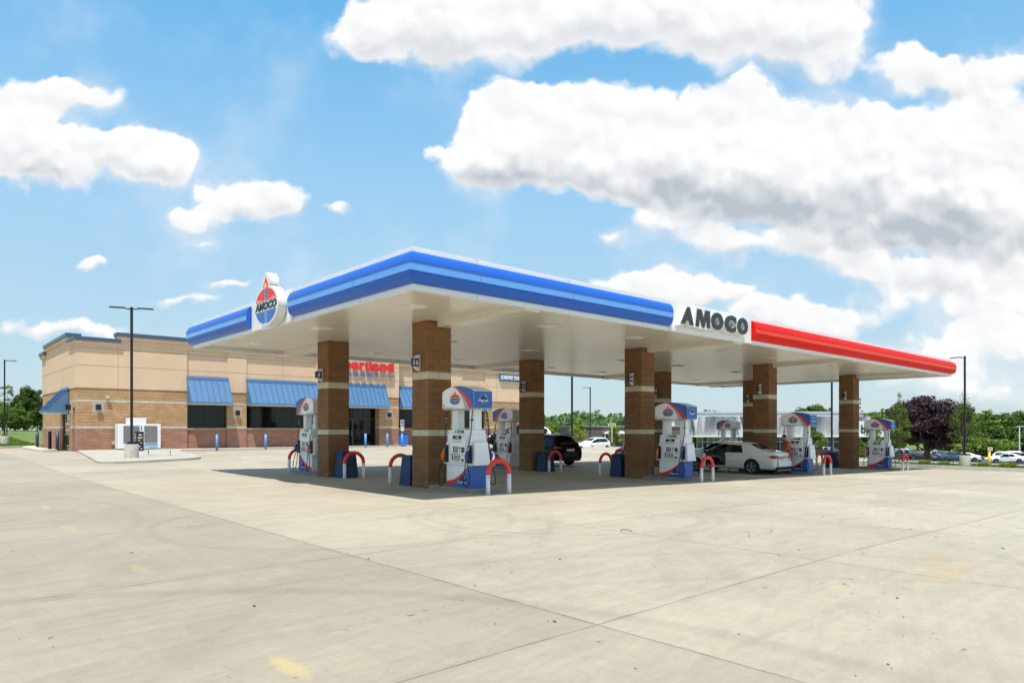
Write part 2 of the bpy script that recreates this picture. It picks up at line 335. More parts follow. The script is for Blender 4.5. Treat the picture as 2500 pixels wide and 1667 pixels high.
L_FAR = leaf_mat('leaf_far_green', (.085, .15, .045), (.16, .23, .075))

# ------------------------------------------------------------ mesh helpers
class MB:
    def __init__(s): s.V = []; s.Fc = []; s.I = []; s.sm = []
    def add(s, vs, fs, mi=0, sm=False):
        o = len(s.V); s.V += [tuple(v) for v in vs]
        for f in fs: s.Fc.append([i + o for i in f]); s.I.append(mi); s.sm.append(sm)
        return s
    def box(s, x0, x1, y0, y1, z0, z1, mi=0):
        v = [(x, y, z) for z in (z0, z1) for y in (y0, y1) for x in (x0, x1)]
        return s.add(v, [(0, 2, 3, 1), (4, 5, 7, 6), (0, 1, 5, 4), (2, 6, 7, 3), (0, 4, 6, 2), (1, 3, 7, 5)], mi)
    def frustum(s, b, t, z0, z1, mi=0):        # b, t = (x0,x1,y0,y1)
        v = [(b[0], b[2], z0), (b[1], b[2], z0), (b[0], b[3], z0), (b[1], b[3], z0), (t[0], t[2], z1), (t[1], t[2], z1), (t[0], t[3], z1), (t[1], t[3], z1)]
        return s.add(v, [(0, 2, 3, 1), (4, 5, 7, 6), (0, 1, 5, 4), (2, 6, 7, 3), (0, 4, 6, 2), (1, 3, 7, 5)], mi)
    def cyl(s, p0, p1, r0, r1=None, n=16, mi=0, caps=True, sm=True):
        p0 = Vector(p0); p1 = Vector(p1); r1 = r0 if r1 is None else r1
        d = (p1 - p0).normalized(); a = d.orthogonal().normalized(); b = d.cross(a)
        v = []
        for p, r in ((p0, r0), (p1, r1)):
            for i in range(n):
                t = 2 * math.pi * i / n; v.append(p + (a * math.cos(t) + b * math.sin(t)) * r)
        s.add(v, [(i, (i + 1) % n, n + (i + 1) % n, n + i) for i in range(n)], mi, sm)
        if caps: s.add(v[:n], [tuple(range(n))[::-1]], mi); s.add(v[n:], [tuple(range(n))], mi)
        return s
    def tube(s, pts, r, n=8, mi=0, closed=False):
        pts = [Vector(p) for p in pts]; m = len(pts); rr = r if isinstance(r, (list, tuple)) else [r] * m
        v = []; up = None
        for i, p in enumerate(pts):
            t = (pts[min(i + 1, m - 1)] - pts[max(i - 1, 0)]).normalized()
            up = t.orthogonal().normalized() if up is None else (up - t * up.dot(t)).normalized()
            b = t.cross(up)
            for k in range(n):
                a = 2 * math.pi * k / n; v.append(p + (up * math.cos(a) + b * math.sin(a)) * rr[i])
        f = [(i * n + k, i * n + (k + 1) % n, (i + 1) * n + (k + 1) % n, (i + 1) * n + k) for i in range(m - 1) for k in range(n)]
        s.add(v, f, mi, True); s.add(v[:n], [tuple(range(n))[::-1]], mi); s.add(v[-n:], [tuple(range(n))], mi)
        return s
    def prism(s, pts, fr, d0, d1, mi=0):       # 2-D outline (a,b) in frame fr(a,b,d); depth d0..d1
        n = len(pts)
        v = [fr(a, b, d0) for a, b in pts] + [fr(a, b, d1) for a, b in pts]
        s.add(v, [tuple(range(n))[::-1], tuple(range(n, 2 * n))] + [(i, (i + 1) % n, n + (i + 1) % n, n + i) for i in range(n)], mi)
        return s
    def ell(s, c, r, nu=16, nv=10, mi=0):
        v = [(c[0] + r[0] * math.sin(math.pi * j / nv) * math.cos(2 * math.pi * i / nu), c[1] + r[1] * math.sin(math.pi * j / nv) * math.sin(2 * math.pi * i / nu), c[2] + r[2] * math.cos(math.pi * j / nv)) for j in range(nv + 1) for i in range(nu)]
        return s.add(v, [(j * nu + i, (j + 1) * nu + i, (j + 1) * nu + (i + 1) % nu, j * nu + (i + 1) % nu) for j in range(nv) for i in range(nu)], mi, True)
    def build(s, name, mats, parent=None, bevel=0, label=None):
        me = bpy.data.meshes.new(name); me.from_pydata(s.V, [], s.Fc)
        for m in (mats if isinstance(mats, (list, tuple)) else [mats]): me.materials.append(m)
        me.polygons.foreach_set('material_index', s.I); me.polygons.foreach_set('use_smooth', s.sm)
        bm = bmesh.new(); bm.from_mesh(me); bmesh.ops.remove_doubles(bm, verts=bm.verts, dist=1e-5); bmesh.ops.recalc_face_normals(bm, faces=bm.faces)
        bm.to_mesh(me); bm.free(); me.update()
        o = bpy.data.objects.new(name, me); COL.objects.link(o)
        if parent: o.parent = parent
        if bevel:
            b = o.modifiers.new('b', 'BEVEL'); b.width = bevel; b.segments = 2; b.limit_method = 'ANGLE'; b.angle_limit = R(40)
        if label: o['label'] = label
        return o
def tag(o, label, cat, group=None):
    o['label'] = label; o['category'] = cat
    if group: o['group'] = group
    return o
def struct(o): o['kind'] = 'structure'; return o
def thing(name, label, cat, loc=(0, 0, 0), rz=0, group=None):
    o = bpy.data.objects.new(name, None); COL.objects.link(o); o.location = loc; o.rotation_euler = (0, 0, rz)
    return tag(o, label, cat, group)
def kids(o): return [x for x in bpy.data.objects if x.parent == o]
def dup(root, loc, rz, label, group=None, cat=None, skip=()):
    def cp(o, par):
        c = o.copy(); COL.objects.link(c)
        if par: c.parent = par
        for k in kids(o):
            if k.name.split('.')[0] not in skip: cp(k, c)
        return c
    r = cp(root, None); r.location = loc; r.rotation_euler = (0, 0, rz); r['label'] = label
    if group: r['group'] = group
    if cat: r['category'] = cat
    return r
def text_mb(s, size, off=0., shear=0., spacing=1.):
    cu = bpy.data.curves.new('t', 'FONT'); cu.body = s; cu.size = size; cu.offset = off; cu.shear = shear; cu.space_character = spacing
    cu.align_x = 'CENTER'; cu.resolution_u = 3
    o = bpy.data.objects.new('t', cu); COL.objects.link(o)
    dg = bpy.context.evaluated_depsgraph_get(); me = bpy.data.meshes.new_from_object(o.evaluated_get(dg))
    vs = [v.co.copy() for v in me.vertices]; fs = [tuple(p.vertices) for p in me.polygons]
    bpy.data.objects.remove(o); bpy.data.curves.remove(cu); bpy.data.meshes.remove(me)
    x0 = min(v.x for v in vs); x1 = max(v.x for v in vs); y0 = min(v.y for v in vs); y1 = max(v.y for v in vs)
    return vs, fs, (x0, x1, y0, y1)
def put_text(mb, s, fr, w=None, h=None, cx=0, cz=0, d0=0, d1=.01, off=.0, shear=0, mi=0, spacing=1.):
    vs, fs, (x0, x1, y0, y1) = text_mb(s, 1., off, shear, spacing)
    kx = w / (x1 - x0) if w else None; ky = h / (y1 - y0) if h else None
    kx = kx or ky; ky = ky or kx
    P = [((v.x - (x0 + x1) / 2) * kx + cx, (v.y - (y0 + y1) / 2) * ky + cz) for v in vs]
    ec = {}
    for f in fs:
        for i in range(len(f)):
            a, b = f[i], f[(i + 1) % len(f)]; ec[frozenset((a, b))] = ec.get(frozenset((a, b)), 0) + 1
    n = len(P)
    V = [fr(a, b, d0) for a, b in P] + [fr(a, b, d1) for a, b in P]
    Fs = [tuple(i + n for i in f) for f in fs]
    for f in fs:
        for i in range(len(f)):
            a, b = f[i], f[(i + 1) % len(f)]
            if ec[frozenset((a, b))] == 1: Fs.append((a, b, b + n, a + n))
    mb.add(V, Fs, mi)

# ------------------------------------------------------------ ground sheets
us = [-400, -250, -160, -100, -70, -50, -40, -30, -24, -18] + list(range(-14, 47, 2)) + [46.3, 48, 50, 52, 54, 56, 58.5, 61, 64, 68, 72, 76, 82, 88, 94, 100, 108, 116, 124, 132, 140, 150, 165, 185, 220, 300, 450, 800, 1600]
vs_ = [-400, -200, -120, -80, -50, -30, -20, -14, -10, -6] + list(range(-4, 22, 2)) + list(range(22, 63, 2)) + [62.5, 65, 68, 72, 76, 80, 86, 92, 100, 110, 120, 130, 145, 160, 185, 220, 300, 450, 800, 1600]
us = sorted(set(float(x) for x in us)); vs_ = sorted(set(float(x) for x in vs_))
def region(u, v):
    if v > 62.5 and u < 50: return 'lawn'
    if 46.3 < u < 58.5 and v < 21: return 'grass_strip'
    if u <= 46.3: return 'lot'
    if u < 100 and v > 21 and v < 64: return 'lot'
    if 58.5 < u < 82 and v <= 21: return 'road'
    if 82 < u < 165 and -30 < v < 64: return 'parking_area'
    return 'field'
regs = {}
for i in range(len(us) - 1):
    for j in range(len(vs_) - 1):
        a, b, c, d = us[i], us[i + 1], vs_[j], vs_[j + 1]
        regs.setdefault(region((a + b) / 2, (c + d) / 2), MB()).add([(x, y, gz(x, y)) for x, y in ((a, c), (b, c), (b, d), (a, d))], [(0, 1, 2, 3)], 0, True)
for k, nm, m in (('lawn', 'lawn', M_GRASS), ('grass_strip', 'verge', M_GRASS), ('lot', 'concrete_forecourt', M_LOT), ('road', 'road', M_ROAD), ('parking_area', 'parking_area', M_ASPH), ('field', 'ground', M_GRASS)):
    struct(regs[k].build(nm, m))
def slab(name, pts, h, m, skirt=.3):
    mb = MB(); n = len(pts)
    top = [(x, y, gz(x, y) + h) for x, y in pts]; bot = [(x, y, gz(x, y) - skirt) for x, y in pts]
    mb.add(top + bot, [tuple(range(n))] + [(i, (i + 1) % n, n + (i + 1) % n, n + i) for i in range(n)])
    return struct(mb.build(name, m, bevel=.02))
def strip(name, pts, w, h, m):
    mb = MB(); L = []
    for i, (x, y) in enumerate(pts):
        a = Vector(pts[max(i - 1, 0)]); b = Vector(pts[min(i + 1, len(pts) - 1)]); t = (b - a).normalized(); nn = Vector((-t.y, t.x)) * w
        L.append(((x, y), (x + nn.x, y + nn.y)))
    for i in range(len(L) - 1):
        q = [L[i][0], L[i + 1][0], L[i + 1][1], L[i][1]]
        z = [gz(*p) for p in q]
        mb.add([(*p, zz + h) for p, zz in zip(q, z)] + [(*p, zz - .2) for p, zz in zip(q, z)], [(0, 1, 2, 3), (0, 1, 5, 4), (1, 2, 6, 5), (2, 3, 7, 6), (3, 0, 4, 7)])
    return struct(mb.build(name, m))
strip('kerb', [(45.2, -6), (45.6, 4), (45.8, 9), (45.9, 13), (46.0, 17), (46.6, 19.4), (48.2, 21), (52, 22)], -.5, .2, M_KRB)
strip('kerb', [(8.1, 62.4), (4, 60.2), (-4, 57), (-14, 53.2), (-30, 48)], -.35, .15, M_KRB)
slab('sidewalk', [(8.15, 49), (7.3, 42), (6.5, 34.6), (6.6, 34.1), (7.0, 33.9), (8.4, 34.1), (10.6, 35.2), (11.3, 36.0), (11.6, 37.2), (11.9, 39.5), (12.6, 44), (13.4, 46.2), (30, 46.3), (46.9, 46.3), (46.9, 49)], .11, M_WLK)
strip('kerb', [(8.0, 63), (7.2, 59), (7.1, 51.5), (7.3, 50.3)], -.75, .14, M_KRB)
strip('path', [(58.7, -20), (58.9, 5), (59, 20.8)], -1.8, .03, M_WLK)
slab('mulch_bed', [(46.6, 15), (47.6, 15), (48.6, 6), (48.4, -6), (45.9, -6), (46.3, 6)], .04, M_MULCH)
# painted marks
def mark(name, pts, m):
    mb = MB(); mb.add([(x, y, gz(x, y) + .012) for x, y in pts], [tuple(range(len(pts)))]); return struct(mb.build(name, m))
M_PW2 = mat('faded_white_paint', (.72, .70, .64), .8, var=.12, vscale=6); M_PY2 = mat('faded_yellow_paint', (.66, .50, .24), .8, var=.15, vscale=6); M_PBL = mat('faded_blue_paint', (.30, .48, .62), .8, var=.15, vscale=6)
mark('painted_line', [(-9, 34.9), (6.6, 38.3), (6.6, 38.5), (-9, 35.1)], M_PW2)
for k in range(5):
    x = 2.0 - k * 1.7; y = 36.0 - k * .42
    mark('painted_line', [(x, y), (x + .7, y + .15), (x + .75, y + .4), (x + .05, y + .25)], M_PW2)
for u in (14.0, 16.9, 19.8, 22.7, 25.6, 28.6, 31.4, 34.3, 37.2): mark('painted_line', [(u, 40.2), (u + .1, 40.2), (u + .1, 45.9), (u, 45.9)], M_PY2)
for k in range(6): mark('painted_line', [(25.7 + k * .5, 40.4), (25.82 + k * .5, 40.4), (26.4 + k * .5, 42.4), (26.28 + k * .5, 42.4)], M_PY2)
mark('painted_symbol', [(26.6, 38.2), (28.0, 38.2), (28.0, 39.8), (26.6, 39.8)], M_PBL)
# grass tufts: lawn edge and verge
def grass(name, area, n, h, m):
    mb = MB()
    for i in range(n):
        u = random.uniform(area[0], area[1]); v = random.uniform(area[2], area[3]); z = gz(u, v); a = random.random() * 6.28; s = h * random.uniform(.5, 1.3)
        dx, dy = math.cos(a) * s * .35, math.sin(a) * s * .35; lx, ly = random.uniform(-.4, .4) * s, random.uniform(-.4, .4) * s
        mb.add([(u - dx, v - dy, z - .01), (u + dx, v + dy, z - .01), (u + lx, v + ly, z + s)], [(0, 1, 2)])
    o = mb.build(name, m); o['kind'] = 'stuff'; return o
grass('lawn_grass', (-22, 9, 62.6, 92), 26000, .14, L_MD)
grass('verge_grass', (47.2, 58.4, -4, 20.6), 16000, .10, L_MD)

# ------------------------------------------------------------ canopy
CU0, CU1, CV0, CV1 = 8.05, 44.2, 12.1, 26.5
ZF0, ZF1, ZS = 4.58, 5.5, 4.71
cano = thing('fuel_canopy', 'white flat petrol station canopy with blue and red rounded fascia standing on brown block columns', 'canopy', (0, 0, 0))
mb = MB()
t = .12
for x0, x1, y0, y1 in ((CU0, CU1, CV0, CV0 + t), (CU0, CU1, CV1 - t, CV1), (CU0, CU0 + t, CV0 + t, CV1 - t), (CU1 - t, CU1, CV0 + t, CV1 - t)): mb.box(x0, x1, y0, y1, ZF0, ZF1)
mb.build('fascia', M_WHT, cano)
# fascia panel joints
x = CU0 + 1.75
while x < CU1: mb = MB(); mb.box(x, x + .012, CV0 - .002, CV0 + .01, ZF0 - .001, ZF1 + .001); mb.build('fascia_joint', M_PGY, cano); x += 3.05
y = CV0 + 2.2
while y < CV1: mb = MB(); mb.box(CU0 - .002, CU0 + .01, y, y + .012, ZF0 - .001, ZF1 + .001); mb.build('fascia_joint', M_PGY, cano); y += 3.05
mb = MB(); mb.box(CU0 + t, CU1 - t, CV0 + t, CV1 - t, ZS, ZS + .25); mb.build('soffit', M_SOF, cano)
mb = MB(); mb.box(CU0 + t, CU1 - t, CV0 + t, CV1 - t, ZS + .27, ZS + .4); mb.build('roof_deck', M_PGY, cano)
BP = [(0.0, 5.385, 0), (.075, 5.365, 0), (.125, 5.32, 0), (.165, 5.25, 0), (.19, 5.18, 0), (.20, 5.115, 0), (.188, 5.105, 1), (.196, 4.945, 1), (.18, 4.93, 0), (.178, 4.88, 0), (.165, 4.85, 0), (.15, 4.80, 0), (.11, 4.75, 0), (.05, 4.715, 0), (0, 4.705, 0)]
def bull(name, path, mats, lab=None):
    # path: list of (x,y,nx,ny) with outward offset direction (mitre included)
    mb = MB(); n = len(BP)
    V = [[(x + nx * d, y + ny * d, z) for d, z, _ in BP] for x, y, nx, ny in path]
    for i in range(len(path) - 1):
        for k in range(n - 1):
            mb.add([V[i][k], V[i + 1][k], V[i + 1][k + 1], V[i][k + 1]], [(0, 1, 2, 3)], 1 if (BP[k][2] and BP[k + 1][2]) else 0, False)
    for e in (V[0], V[-1]): mb.add(e, [tuple(range(n))], 0)
    o = mb.build(name, mats, cano)
    if lab: o['label'] = lab
    return o
E_ = .003
bull('rounded_band', [(CU0 - E_, 17.9, -1, 0), (CU0 - E_, CV0 - E_, -1, -1), (17.15, CV0 - E_, 0, -1)], [M_BLU, M_LBL], 'blue rounded band round the near corner')
bull('rounded_band', [(16.0, CV1 + E_, 0, 1), (CU0 - E_, CV1 + E_, -1, 1), (CU0 - E_, 20.85, -1, 0)], [M_BLU, M_LBL], 'blue rounded band left of the torch sign')
bull('rounded_band', [(22.0, CV0 - E_, 0, -1), (CU1 + E_, CV0 - E_, 1, -1), (CU1 + E_, CV1 + E_, 1, 1), (30, CV1 + E_, 0, 1)], [M_RDF, M_ORF], 'red rounded band right of the lettering')
# seams of the rounded bands
def seam(x, y, nx, ny, tx, ty):
    mb = MB()
    for k in range(len(BP) - 1):
        d0, z0, _ = BP[k]; d1, z1, _ = BP[k + 1]
        mb.add([(x + nx * (d0 + .0025), y + ny * (d0 + .0025), z0), (x + tx * .014 + nx * (d0 + .0025), y + ty * .014 + ny * (d0 + .0025), z0), (x + tx * .014 + nx * (d1 + .0025), y + ty * .014 + ny * (d1 + .0025), z1), (x + nx * (d1 + .0025), y + ny * (d1 + .0025), z1)], [(0, 1, 2, 3)])
    mb.build('band_seam', M_AWD, cano)
for x in (9.75, 12.8, 15.85, 24.9, 27.95, 31, 34.05, 37.1, 40.15, 43.2): seam(x, CV0 - E_, 0, -1, 1, 0)
for y in (14.3, 17.35, 22.9, 25.4): seam(CU0 - E_, y, -1, 0, 0, 1)
# sign recess panels
for q in ((17.19, 17.6, CV0 - .05, CV0 - E_), (21.68, 21.95, CV0 - .05, CV0 - E_), (CU0 - .05, CU0 - E_, 17.93, 18.25), (CU0 - .05, CU0 - E_, 20.15, 20.8)):
    mb = MB(); mb.box(*q, ZF0 + .01, ZF1 - .01); mb.build('sign_surround', M_WHT, cano, bevel=.01)
# beams below the soffit at each column line
CC_U = [11.505 + 9.75 * i for i in range(4)]; CV_N = 16.31; CV_F = 22.34; CH = .405
for uc in CC_U:
    mb = MB(); mb.box(uc - .12, uc + .42, CV0 + t, CV_N - CH - .03, ZS - .17, ZS + .05); mb.build('drain_beam', M_SOF, cano, bevel=.01)
    mb = MB(); mb.box(uc - .12, uc + .42, CV_F + CH + .03, CV1 - t, ZS - .17, ZS + .05); mb.build('drain_beam', M_SOF, cano, bevel=.01)
# recessed lights
M_LENS = mat('light_lens', (.85, .85, .82), .2)
for uc in (9.6, 14.4, 18.4, 24.3, 28.25, 33.8, 37.6, 42.5):
    for vc in (14.4, 19.4, 24.35):
        mb = MB(); mb.frustum((uc - .21, uc + .21, vc - .21, vc + .21), (uc - .3, uc + .3, vc - .3, vc + .3), ZS - .035, ZS - .002)
        l = mb.build('ceiling_light', M_WHT, cano)
        mb = MB(); mb.frustum((uc - .12, uc + .12, vc - .12, vc + .12), (uc - .19, uc + .19, vc - .19, vc + .19), ZS - .06, ZS - .036); mb.build('lens', M_LENS, l)
# columns with rock-face relief
def col_mesh():
    mb = MB(); H0, H1 = -.9, ZS + .004; nz = 132; nx = 20
    def pt(f, i, j):
        s = -CH + 2 * CH * i / nx; z = H0 + (H1 - H0) * j / nz
        row = math.floor(z / .203); fz = z / .203 - row
        sft = .5 if row % 2 else 0; q = (s + CH) / .405 + sft; fx = q - math.floor(q)
        e = min(fz, 1 - fz) * .203; ex = min(fx, 1 - fx) * .405
        d = .012 * min(1, e / .02) * min(1, ex / .02)
        bz = z < 1.42 or 1.63 < z < 3.05 or z > 3.25
        if bz: d += .014 * noise.noise(Vector((s * 9 + f * 7, z * 9, f * 3.1)))
        else: d = .012 * min(1, ex / .015)
        k = CH - .014 + d
        if i in (0, nx): k = CH - .004 + (.012 * noise.noise(Vector((z * 8, (f + (1 if i else 0)) % 4 * 5., 1))) if bz else 0); s = -k if i == 0 else k
        return ((s, -k, z), (k, s, z), (-s, k, z), (-k, -s, z))[f]
    for f in range(4):
        V = [pt(f, i, j) for j in range(nz + 1) for i in range(nx + 1)]
        for j in range(nz):
            z = H0 + (H1 - H0) * (j + .5) / nz
            mi = 1 if (1.42 < z < 1.63 or 3.05 < z < 3.25) else 0
            mb.add([V[j * (nx + 1) + i] for i in range(0)], [], 0)
            for i in range(nx):
                a = j * (nx + 1) + i
                mb.add([V[a], V[a + 1], V[a + nx + 2], V[a + nx + 1]], [(0, 1, 2, 3)], mi, True)
    return mb
nums = ['16', '14', '12', '10', '8', '6', '4', '2']
c0 = col_mesh().build('column', [M_COL, M_CRM], cano)
cols = []
for k in range(8):
    uc = CC_U[k % 4]; vc = CV_N if k < 4 else CV_F
    c = c0 if k == 0 else c0.copy()
    if k: COL.objects.link(c); c.parent = cano
    c.location = (uc, vc, 0); c['label'] = 'brown block column carrying number ' + nums[k]
    # small number sign standing out from the left face
    sg = thing('number_sign', f'white half-disc blade sign with number {nums[k]} on dark blue, fixed to a brown canopy column', 'sign', (uc - CH - .01, vc, 3.53), 0, 'pump number signs on the columns')
    mb = MB(); pts = [(0, -.235)] + [(-.235 * math.cos(a), .235 * math.sin(a)) for a in [R(-90 + 180 * i / 20) for i in range(21)]]
    fr = lambda a, b, d: (a, d, b)
    mb.prism(pts, fr, -.035, .035); mb.build('plate', M_UWHT, sg)
    mb = MB(); mb.box(-.26, -.05, -.05, .05, -.115, .115); mb.build('number_panel', M_PB2, sg)
    mb = MB(); put_text(mb, nums[k], lambda a, b, d: (a, -d, b), h=.15, w=.17 if len(nums[k]) == 2 else .09, cx=-.157, cz=0, d0=.052, d1=.060, off=.03); mb.build('number', M_UWHT, sg)

# ------------------------------------------------------------ logos and lettering
def ell_pts(rx, rz, a0, a1, n=14): return [(rx * math.cos(R(a0 + (a1 - a0) * i / n)), rz * math.sin(R(a0 + (a1 - a0) * i / n))) for i in range(n + 1)]
def flame(cx, cz, s):
    p = [(0, 0), (-.20, .06), (-.34, .22), (-.36, .42), (-.29, .60), (-.24, .76), (-.17, .66), (-.12, .84), (-.08, 1.02), (-.09, 1.22), (.02, 1.08), (.11, .90), (.14, .70), (.20, .82), (.29, .62), (.35, .38), (.28, .14), (.14, .02)]
    return [(cx + a * s * 1.45, cz + b * s) for a, b in p]
def oval_logo(parent, fr, cx, cz, rx, rz, d, txt=True, th=.006):
    def P(pts): return [(cx + a, cz + b) for a, b in pts]
    h = .30; ah = math.degrees(math.asin(h))
    ag = math.degrees(math.acos(.17)); al = math.degrees(math.acos(.10))
    mb = MB()
    mb.prism(P(ell_pts(rx, rz, ah, ag) + [(.10 * rx, h * rz)]), fr, d, d + th); mb.prism(P([(-.10 * rx, h * rz)] + ell_pts(rx, rz, 180 - ag, 180 - ah)), fr, d, d + th)
    mb.build('red_segment', M_LR, parent)
    mb = MB()
    for sgn in (1, -1): mb.prism(P([(sgn * .15 * rx, h * rz * 1.03), (sgn * .9 * rx, h * rz * 1.03), (sgn * .80 * rx, h * rz * 1.45)]), fr, d + th, d + th * 1.6)
    mb.build('orange_ray', M_LO, parent)
    mb = MB()
    mb.prism(P(ell_pts(rx, rz, -al, -ah) + [(.10 * rx, -h * rz)]), fr, d, d + th); mb.prism(P([(-.10 * rx, -h * rz)] + ell_pts(rx, rz, 180 + ah, 180 + al)), fr, d, d + th)
    mb.build('blue_segment', M_LB, parent)
    mb = MB(); mb.prism(P([(-.045 * rx, h * rz), (.045 * rx, h * rz), (.14 * rx, .92 * rz), (-.14 * rx, .92 * rz)]), fr, d, d + th); mb.build('torch', M_TL, parent)
    mb = MB(); mb.prism(P([(-.045 * rx, -.97 * rz), (.045 * rx, -.97 * rz), (.045 * rx, -h * rz), (-.045 * rx, -h * rz)]), fr, d, d + th)
    mb.build('torch_handle', M_TL, parent)
    mb = MB(); mb.prism(flame(cx, cz + .93 * rz, rz * .62), fr, d, d + th, 0)
    mb.prism([(cx + a * .55 - .02 * rx, cz + .97 * rz + b * .52) for a, b in [(p[0] - cx, p[1] - cz - .93 * rz) for p in flame(cx, cz + .93 * rz, rz * .62)]], fr, d + th, d + th * 1.6, 1)
    mb.build('flame', [M_LR, M_LY], parent)
    if txt:
        mb = MB(); put_text(mb, 'AMOCO', fr, w=rx * 2.04, h=rz * .46, cx=cx, cz=cz, d0=d + .001, d1=d + th * 2, off=.055, shear=.18, spacing=1.02); mb.build('lettering', M_LET, parent)
def disc_outline(rx, rz, flm, k):
    pts = ell_pts(rx, rz, -90, 78, 30)
    ctl = [(.21, .98), (.32, 1.12), (.37, 1.28), (.35, 1.46), (.27, 1.62), (.19, 1.76), (.13, 1.90), (.06, 1.99), (-.02, 2.03), (-.09, 2.01), (-.12, 1.92), (-.15, 1.78), (-.22, 1.63), (-.31, 1.48), (-.36, 1.30), (-.33, 1.13), (-.22, .99)]
    pts = ell_pts(rx, rz, -90, 76, 30) + [(a * rx * 1.0, (.98 + (b - .98) * .66) * rz) for a, b in ctl]
    return pts + ell_pts(rx, rz, 104, 268, 30)
def torch_sign(loc, rz, label):
    s = thing('torch_sign', label, 'sign', loc, rz, 'oval torch signs on the canopy fascia')   # local: +x right, faces -y
    fr = lambda a, b, d: (a, -d, b)
    mb = MB(); mb.prism(disc_outline(.84, .57, 0, 1.1), fr, .02, .29); mb.build('backing', M_WHT, s, bevel=.025)
    oval_logo(s, fr, 0, 0, .745, .50, .293)
    return s
torch_sign((CU0, 19.12, 5.14), R(-90), 'white sign with torch, flame and AMOCO on the short left fascia between two blue bands')
torch_sign((11.7, CV1, 5.12), R(180), 'torch sign on the far fascia, only its rounded bottom showing left of column 8')
torch_sign((43.2, CV1, 5.12), R(180), 'torch sign on the far fascia, its rounded bottom showing left of column 12')
ls = thing('letter_sign', 'large charcoal AMOCO letters on white backing, on the long fascia between blue and red bands', 'sign', (19.66, CV0, 5.08))
fr = lambda a, b, d: (a, -d, b)
xs_, ws_ = [-1.823, -0.973, -0.144, 0.656, 1.428], [0.708, 0.821, 0.735, 0.752, 0.712]
for ch, x, w_ in zip('AMOCO', xs_, ws_):
    if ch == 'M':
        Mp = [(-.50, -.5), (-.27, -.5), (-.22, .12), (-.06, -.5), (.10, -.5), (.27, .12), (.28, -.5), (.50, -.5), (.50, .5), (.17, .5), (.06, -.02), (-.10, .5), (-.38, .5)]
        mb = MB(); mb.prism([(x + a * (w_ - .02), b * .54) for a, b in Mp], fr, .202, .225); mb.build('letter', M_LET, ls)
        mb = MB(); mb.prism([(x + a * (w_ + .08), b * .64) for a, b in ((-.5, -.5), (.5, -.5), (.5, .5), (-.40, .5))], fr, .01, .20); mb.build('letter_backing', M_WHT, ls)
        continue
    mb = MB(); put_text(mb, ch, fr, w=w_ + .10, h=.62, cx=x, cz=0, d0=.01, d1=.20, off=.09, shear=.12 if ch in 'AM' else .06); mb.build('letter_backing', M_WHT, ls)
    mb = MB(); put_text(mb, ch, fr, w=w_ - .02, h=.53 if ch == 'A' else .56, cx=x, cz=0, d0=.202, d1=.225, off=.065 if ch == 'C' else .078, shear=.12 if ch in 'AM' else .06); mb.build('letter', M_LET, ls)

